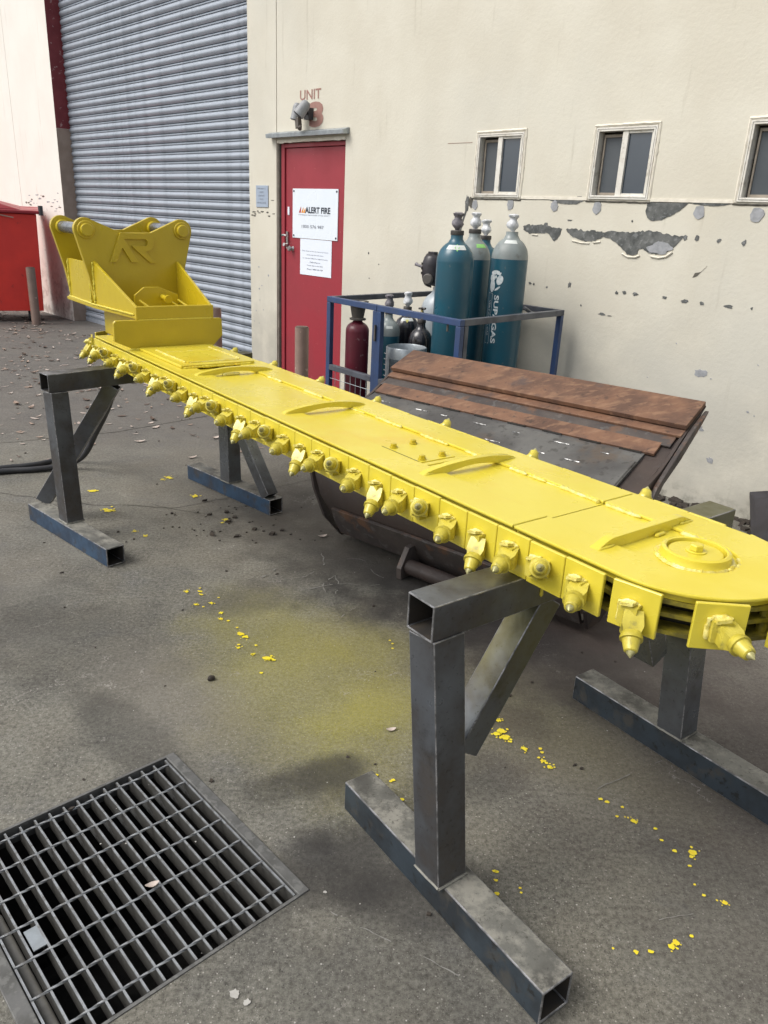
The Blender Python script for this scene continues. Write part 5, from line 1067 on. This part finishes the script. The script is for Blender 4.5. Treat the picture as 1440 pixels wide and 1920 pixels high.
# LPG bottle with a galvanised collar in front
L_ = Thing('lpg_bottle', 'galvanised LPG bottle with an open steel collar standing behind the bucket in the cage', 'gas bottle', 'S', (-3.548, -0.956, FZ))
c = (-3.548, -0.956, 0); r = 0.132
g = G(); g.lathe([(r*0.9, FZ), (r, FZ+0.03), (r, 0.50), (r*0.9, 0.545), (r*0.5, 0.575)], 36, c); L_.part('body', g, 'galv', smooth=45)
g = G(); n = 40; vs = []; fs = []
zs = [0.56, 0.60, 0.735, 0.80, 0.806, 0.80]; rs = [r, r, r, r, r-0.004, r-0.008]
for j in range(6):
    for i in range(n): vs.append(V((c[0]+rs[j]*cos(2*pi*i/n), c[1]+rs[j]*sin(2*pi*i/n), zs[j])))
vs += [V((c[0]+(r-.008)*cos(2*pi*i/n), c[1]+(r-.008)*sin(2*pi*i/n), z)) for z in (0.735, 0.60, 0.56) for i in range(n)]
rows = 9
for j in range(rows-1):
    for i in range(n):
        ang = (2*pi*i/n) % (2*pi)
        cut = (j in (1, 6)) and (4.55 < ang < 5.75)
        if not cut: fs.append((j*n+i, j*n+(i+1) % n, (j+1)*n+(i+1) % n, (j+1)*n+i))
g.add(vs, fs); L_.part('collar', g, 'galv', smooth=40)
g = G(); g.lathe([(0.02, 0.575), (0.02, 0.62), (0.012, 0.66)], 12, c); L_.part('valve', g, 'brass', smooth=40)
g = G(); g.obox((-3.70, -0.97, 0.66), (0.034, -0.02, 0), (0.001, 0.002, 0), (0, 0, 0.09))
for i in range(5): g.tube([(-3.76, -0.95, 0.585+0.037*i), (-3.67, -0.98, 0.585+0.037*i)], 0.003, 5)
solo('wire_basket', g, 'galv', 'small grey wire and plastic grid panel leaning beside the LPG bottle collar', 'panel', 'S', (-3.70, -0.97, 0.57))

# ------------------------------------------------------------------ hoses at the rear stand
def smoothp(pts, n=8):
    P_ = [V(p) for p in pts]; P_ = [P_[0]*2-P_[1]] + P_ + [P_[-1]*2-P_[-2]]; out = []
    for i in range(1, len(P_)-2):
        for k in range(n):
            t = k/n; a, b, c, d = P_[i-1:i+3]
            out.append(0.5*((2*b) + (c-a)*t + (2*a-5*b+4*c-d)*t*t + (3*b-a-3*c+d)*t**3))
    return out + [P_[-2]]
h1 = [(-3.4, 3.95, .02), (-2.9, 4.2, .02), (-2.39, 4.507, .02), (-2.232, 4.599, .02), (-2.124, 4.70, .03), (-1.99, 4.74, .10), (-1.837, 4.65, .27), (-1.62, 4.35, .52), (-1.49, 4.10, .71)]
h2 = [(-3.4, 3.85, .02), (-2.9, 4.1, .02), (-2.39, 4.43, .02), (-2.18, 4.52, .02), (-2.03, 4.60, .03), (-1.90, 4.60, .10), (-1.77, 4.50, .28), (-1.58, 4.24, .52), (-1.46, 4.02, .71)]
g = G(); g.tube(smoothp(h1), 0.018, 12); g2 = G(); g2.tube(smoothp(h2), 0.018, 12)
solo('hydraulic_hose', g, 'rubber', 'upper of two black hydraulic hoses curving from the rear trestle to the ground', 'hose', 'W', h1[2], smooth=60, group='black hydraulic hoses')
solo('hydraulic_hose', g2, 'rubber', 'lower of two black hydraulic hoses lying on the concrete beside the rear trestle', 'hose', 'W', h2[2], smooth=60, group='black hydraulic hoses')

# ------------------------------------------------------------------ paint drips, grit, leaf litter
drops = [(0.424, 2.194, 6), (0.426, 2.136, 9), (0.41, 2.12, 8), (0.435, 2.105, 10), (0.489, 2.05, 6), (0.541, 2.054, 4), (0.543, 2.036, 4), (0.528, 2.009, 3), (0.539, 1.994, 5), (0.548, 1.985, 4), (0.556, 1.965, 6), (0.015, 1.889, 4), (0.067, 1.871, 4), (0.06, 1.865, 3), (0.094, 1.791, 4),
 (0.339, 1.541, 3), (0.333, 1.543, 3), (0.333, 1.513, 3), (0.331, 1.471, 4), (0.393, 1.492, 2), (0.393, 1.478, 2), (0.681, 1.833, 4), (0.698, 1.823, 4), (0.738, 1.804, 3), (0.712, 1.765, 3), (0.755, 1.749, 5), (0.809, 1.724, 3), (0.813, 1.681, 3), (0.837, 1.644, 4), (0.884, 1.641, 7), (0.876, 1.626, 4), (0.86, 1.593, 3),
 (0.851, 1.531, 2), (0.862, 1.498, 3), (0.907, 1.478, 5), (0.639, 1.323, 4), (0.674, 1.326, 4), (0.728, 1.343, 5), (0.743, 1.353, 5), (0.787, 1.374, 3), (0.587, 1.33, 2), (0.049, 2.688, 3), (0.06, 2.664, 3), (0.06, 2.628, 3), (-0.85, 3.022, 6), (-0.793, 3.029, 5), (-0.779, 2.999, 5), (-0.781, 2.905, 5),
 (-0.72, 2.926, 5), (-0.661, 2.846, 5), (-0.652, 2.792, 5), (-0.617, 2.782, 4), (-0.545, 2.68, 9), (-0.524, 2.661, 8), (-0.539, 2.599, 4), (-0.535, 2.575, 5), (-0.471, 2.601, 4), (-0.472, 2.535, 5), (-0.416, 2.513, 9), (-0.399, 2.507, 8), (-0.419, 2.411, 4), (-1.512, 3.936, 16), (-1.54, 3.95, 9), (-1.712, 4.236, 14), (-1.114, 4.231, 12), (-1.355, 4.541, 14), (-1.38, 4.50, 8), (-1.284, 3.664, 6),
 (-1.214, 3.609, 7), (-0.855, 3.889, 10), (-0.87, 3.84, 5), (-1.098, 4.647, 9), (-0.8, 3.06, 3), (-0.7, 2.98, 3), (-0.745, 2.89, 3), (-0.57, 2.73, 3)]
g = G(); gw = G(); gk = G()
def disc(gg, x, y, r, seed, z=0.0035, n=14, el=1.0):
    pts = []
    for i in range(n):
        a = 2*pi*i/n; q = r*(1+0.55*mnoise.noise(V((cos(a)*2+seed, sin(a)*2, seed*1.7)))); pts.append(V((x+q*cos(a)*el, y+q*sin(a), z)))
    gg.add(pts, [tuple(range(n))])
for i, (x, y, r) in enumerate(drops):
    r = r*0.00115+0.0008
    disc(g, x, y, r, i*1.3, el=1.2)
    if r > 0.006:
        for k in range(9): disc(g, x+random.gauss(0, r*1.1), y+random.gauss(0, r*1.0), r*random.uniform(.2, .5), i+k*3.3, z=0.0035+0.0001*k, n=9)
solo('paint_drips', g, 'paint_spot', None, None, kind='stuff')
for i in range(170):
    y = random.uniform(0.9, 4.5); x = random.uniform(-0.45, 0.45)*y; disc(gw, x, y, random.uniform(.0008, .0028), i*1.9, z=0.003, n=7)
for x, y, r in ((-0.27, 1.172, .010), (-0.24, 1.155, .007), (-0.19, 1.10, .008), (-0.10, 1.45, .004)): disc(gw, x, y, r, x*50, z=0.003, n=16)
solo('pale_specks', gw, 'pale_spot', None, None, kind='stuff')
for i in range(150):
    if i < 70: x, y = random.gauss(-0.85, 0.28), random.gauss(3.85, 0.22)
    else: y = random.uniform(1.2, 8); x = random.uniform(-0.5, 0.4)*y
    r = random.uniform(.0015, .0055) if i > 12 else random.uniform(.006, .012)
    gk.obox((x, y, r*0.5), (r, r*random.uniform(-.5, .5), 0), (r*random.uniform(-.5, .5), -r, 0), (r*.3, 0, r*random.uniform(.4, .9)))
solo('grit', gk, 'clod', None, None, kind='stuff')
g = G(); g.lathe([(0.004, 0.0), (0.013, 0.003), (0.014, 0.010), (0.008, 0.016), (0.001, 0.018)], 9, (-0.591, 2.353, 0), wob=0.5); solo('pebble', g, 'clod', 'dark pebble alone on the bare concrete above the drain grate', 'pebble', 'W', (-0.591, 2.353, 0), smooth=50)
# leaves
def leaf_g(gg, x, y, z, L, a, curl, w=0.32):
    d = V((cos(a), sin(a), 0)); p = V((-d.y, d.x, 0)); c = V((x, y, z)); n = 4; vs = []
    for i in range(n+1):
        t = i/n; ww = L*w*sin(max(0.06, t)*pi*0.96)**0.8*0.5; up = curl*L*(4*(t-0.5)**2)*0.35
        m = c + d*(t-0.5)*L + V((0, 0, 0.003+up)); vs += [m + p*ww + V((0, 0, curl*ww*0.7)), m, m - p*ww + V((0, 0, curl*ww*0.6))]
    gg.add(vs, [(3*i+j, 3*i+j+1, 3*i+4+j, 3*i+3+j) for i in range(n) for j in (0, 1)])
for mat, cnt in (('leaf', 420), ('leaf_pale', 420), ('leaf_dark', 300)):
    g = G(); k = 0
    while k < cnt:
        x = random.uniform(-6.5, 0.3); y = random.uniform(4.3, 12)
        s_ = x*sin(TH)+y*cos(TH)
        if s_ > DW-0.05: continue
        dens = min(1, max(0.04, (y-4.4)/2.4)) * (1.0 if x < -0.6 else 0.3)
        if DW - s_ < 0.5: dens = 1
        if random.random() > dens*(0.35+0.9*max(0, mnoise.noise(V((x*1.2, y*1.2, 0)))+0.4)): continue
        leaf_g(g, x, y, 0, random.uniform(0.025, 0.085), random.uniform(0, 6.28), random.uniform(0.1, 0.7), random.uniform(.25, .6)); k += 1
    solo('leaf_litter', g, mat, None, None, kind='stuff', smooth=60)
for i, (x, y, z, L, a, lab) in enumerate([(0.059, 2.113, 0, .034, 0.3, 'pale dead leaf on the concrete beside the near trestle post'), (0.531, 3.174, 0, .06, 0.6, 'dead leaf in the shade near the bucket hinge'), (-0.528, 1.442, 0.003, .034, 0.5, 'curled pale dead leaf lying on the drain grate'), (-0.315, 3.717, 0, .05, 0.5, 'pale dead leaf on the floor left of the bucket'), (-0.70, 4.05, 0, .03, 0.2, 'small leaf near the rear trestle foot')][:4]):
    g = G(); leaf_g(g, x, y, z, L, a, 0.5, 0.5); o = solo('dead_leaf', g, 'leaf_pale', lab, 'leaf', 'W', (x, y, z), smooth=60)
# damp black dirt along the foot of the wall at the right
g = G()
for i in range(420):
    s_ = random.uniform(-2.6, 1.2); o_ = abs(random.gauss(0, 0.10)); r = random.uniform(0.006, 0.022)
    c_ = V((s_, -0.01-o_, r*0.3)); g.obox(c_, (r, random.uniform(-r, r)*.5, 0), (random.uniform(-r, r)*.5, r, 0), (0, r*.3, r*.6))
solo('wall_foot_dirt', g, 'clod', None, None, 'S', kind='stuff')

# long pale scuff scratches on the concrete
g = G()
def scratch(pts, w):
    out = []; P_ = smoothp([(*p, 0.0032) for p in pts], 10); L = []
    seg = []
    for i, p in enumerate(P_):
        if mnoise.noise(p*14) < -0.12:
            if len(seg) > 2: out.append(seg)
            seg = []
        else: seg.append(p)
    if len(seg) > 2: out.append(seg)
    for sg in out:
        vs = []
        for i, p in enumerate(sg):
            d = (sg[min(i+1, len(sg)-1)]-sg[max(i-1, 0)]).normalized(); n_ = V((-d.y, d.x, 0)); ww = w*(0.35+1.1*abs(mnoise.noise(p*30)))
            q = p + n_*mnoise.noise(p*40)*w*1.2; vs += [q+n_*ww/2, q-n_*ww/2]
        g.add(vs, [(2*i, 2*i+2, 2*i+3, 2*i+1) for i in range(len(sg)-1)])
for pts, w in (([(-0.081, 1.394), (-0.02, 1.36), (0.05, 1.328), (0.14, 1.285), (0.22, 1.24)], 0.004), ([(0.09, 3.235), (-0.03, 3.177), (-0.187, 3.17), (-0.33, 3.10)], 0.006), ([(-0.215, 3.257), (-0.26, 3.16), (-0.245, 3.08)], 0.009), ([(-0.215, 3.257), (-0.19, 3.16), (-0.20, 3.06)], 0.008),
               ([(0.09, 3.20), (-0.03, 3.30), (-0.1, 3.45), (-0.3, 3.42)], 0.005), ([(0.964, 2.047), (0.83, 1.97), (0.683, 1.878)], 0.004), ([(0.645, 1.399), (0.73, 1.42), (0.815, 1.439)], 0.003), ([(0.64, 1.392), (0.75, 1.40)], 0.002), ([(-0.3, 3.5), (-0.28, 3.35), (-0.36, 3.22)], 0.008), ([(0.0, 3.0), (-0.1, 2.95), (-0.16, 2.86)], 0.004), ([(1.2, 2.9), (1.35, 2.85)], 0.005), ([(-0.5, 3.3), (-0.55, 3.2)], 0.01)):
    scratch(pts, w)
solo('chalky_scratches', g, 'scuff', None, None, kind='stuff')

g = G()
for t_, z0_, z1_, r_ in ((0.335, 0.815, 0.757, 0.0042), (0.350, 0.815, 0.785, 0.003), (0.322, 0.815, 0.797, 0.0025)):
    p0 = b0_ + bd*t_ - pb*0.0445; g.tube([V((p0.x, p0.y, z0_)), V((p0.x, p0.y, (z0_+z1_)/2)), V((p0.x, p0.y, z1_+0.005)), V((p0.x, p0.y, z1_))], [r_*0.8, r_*0.8, r_*1.2, r_*0.5], 8)
solo('paint_run', g, 'yellow', 'yellow paint runs on the side of the near trestle beam under the bar', 'paint run', 'W', tuple(b0_ + bd*0.335 - pb*0.0445), smooth=60)
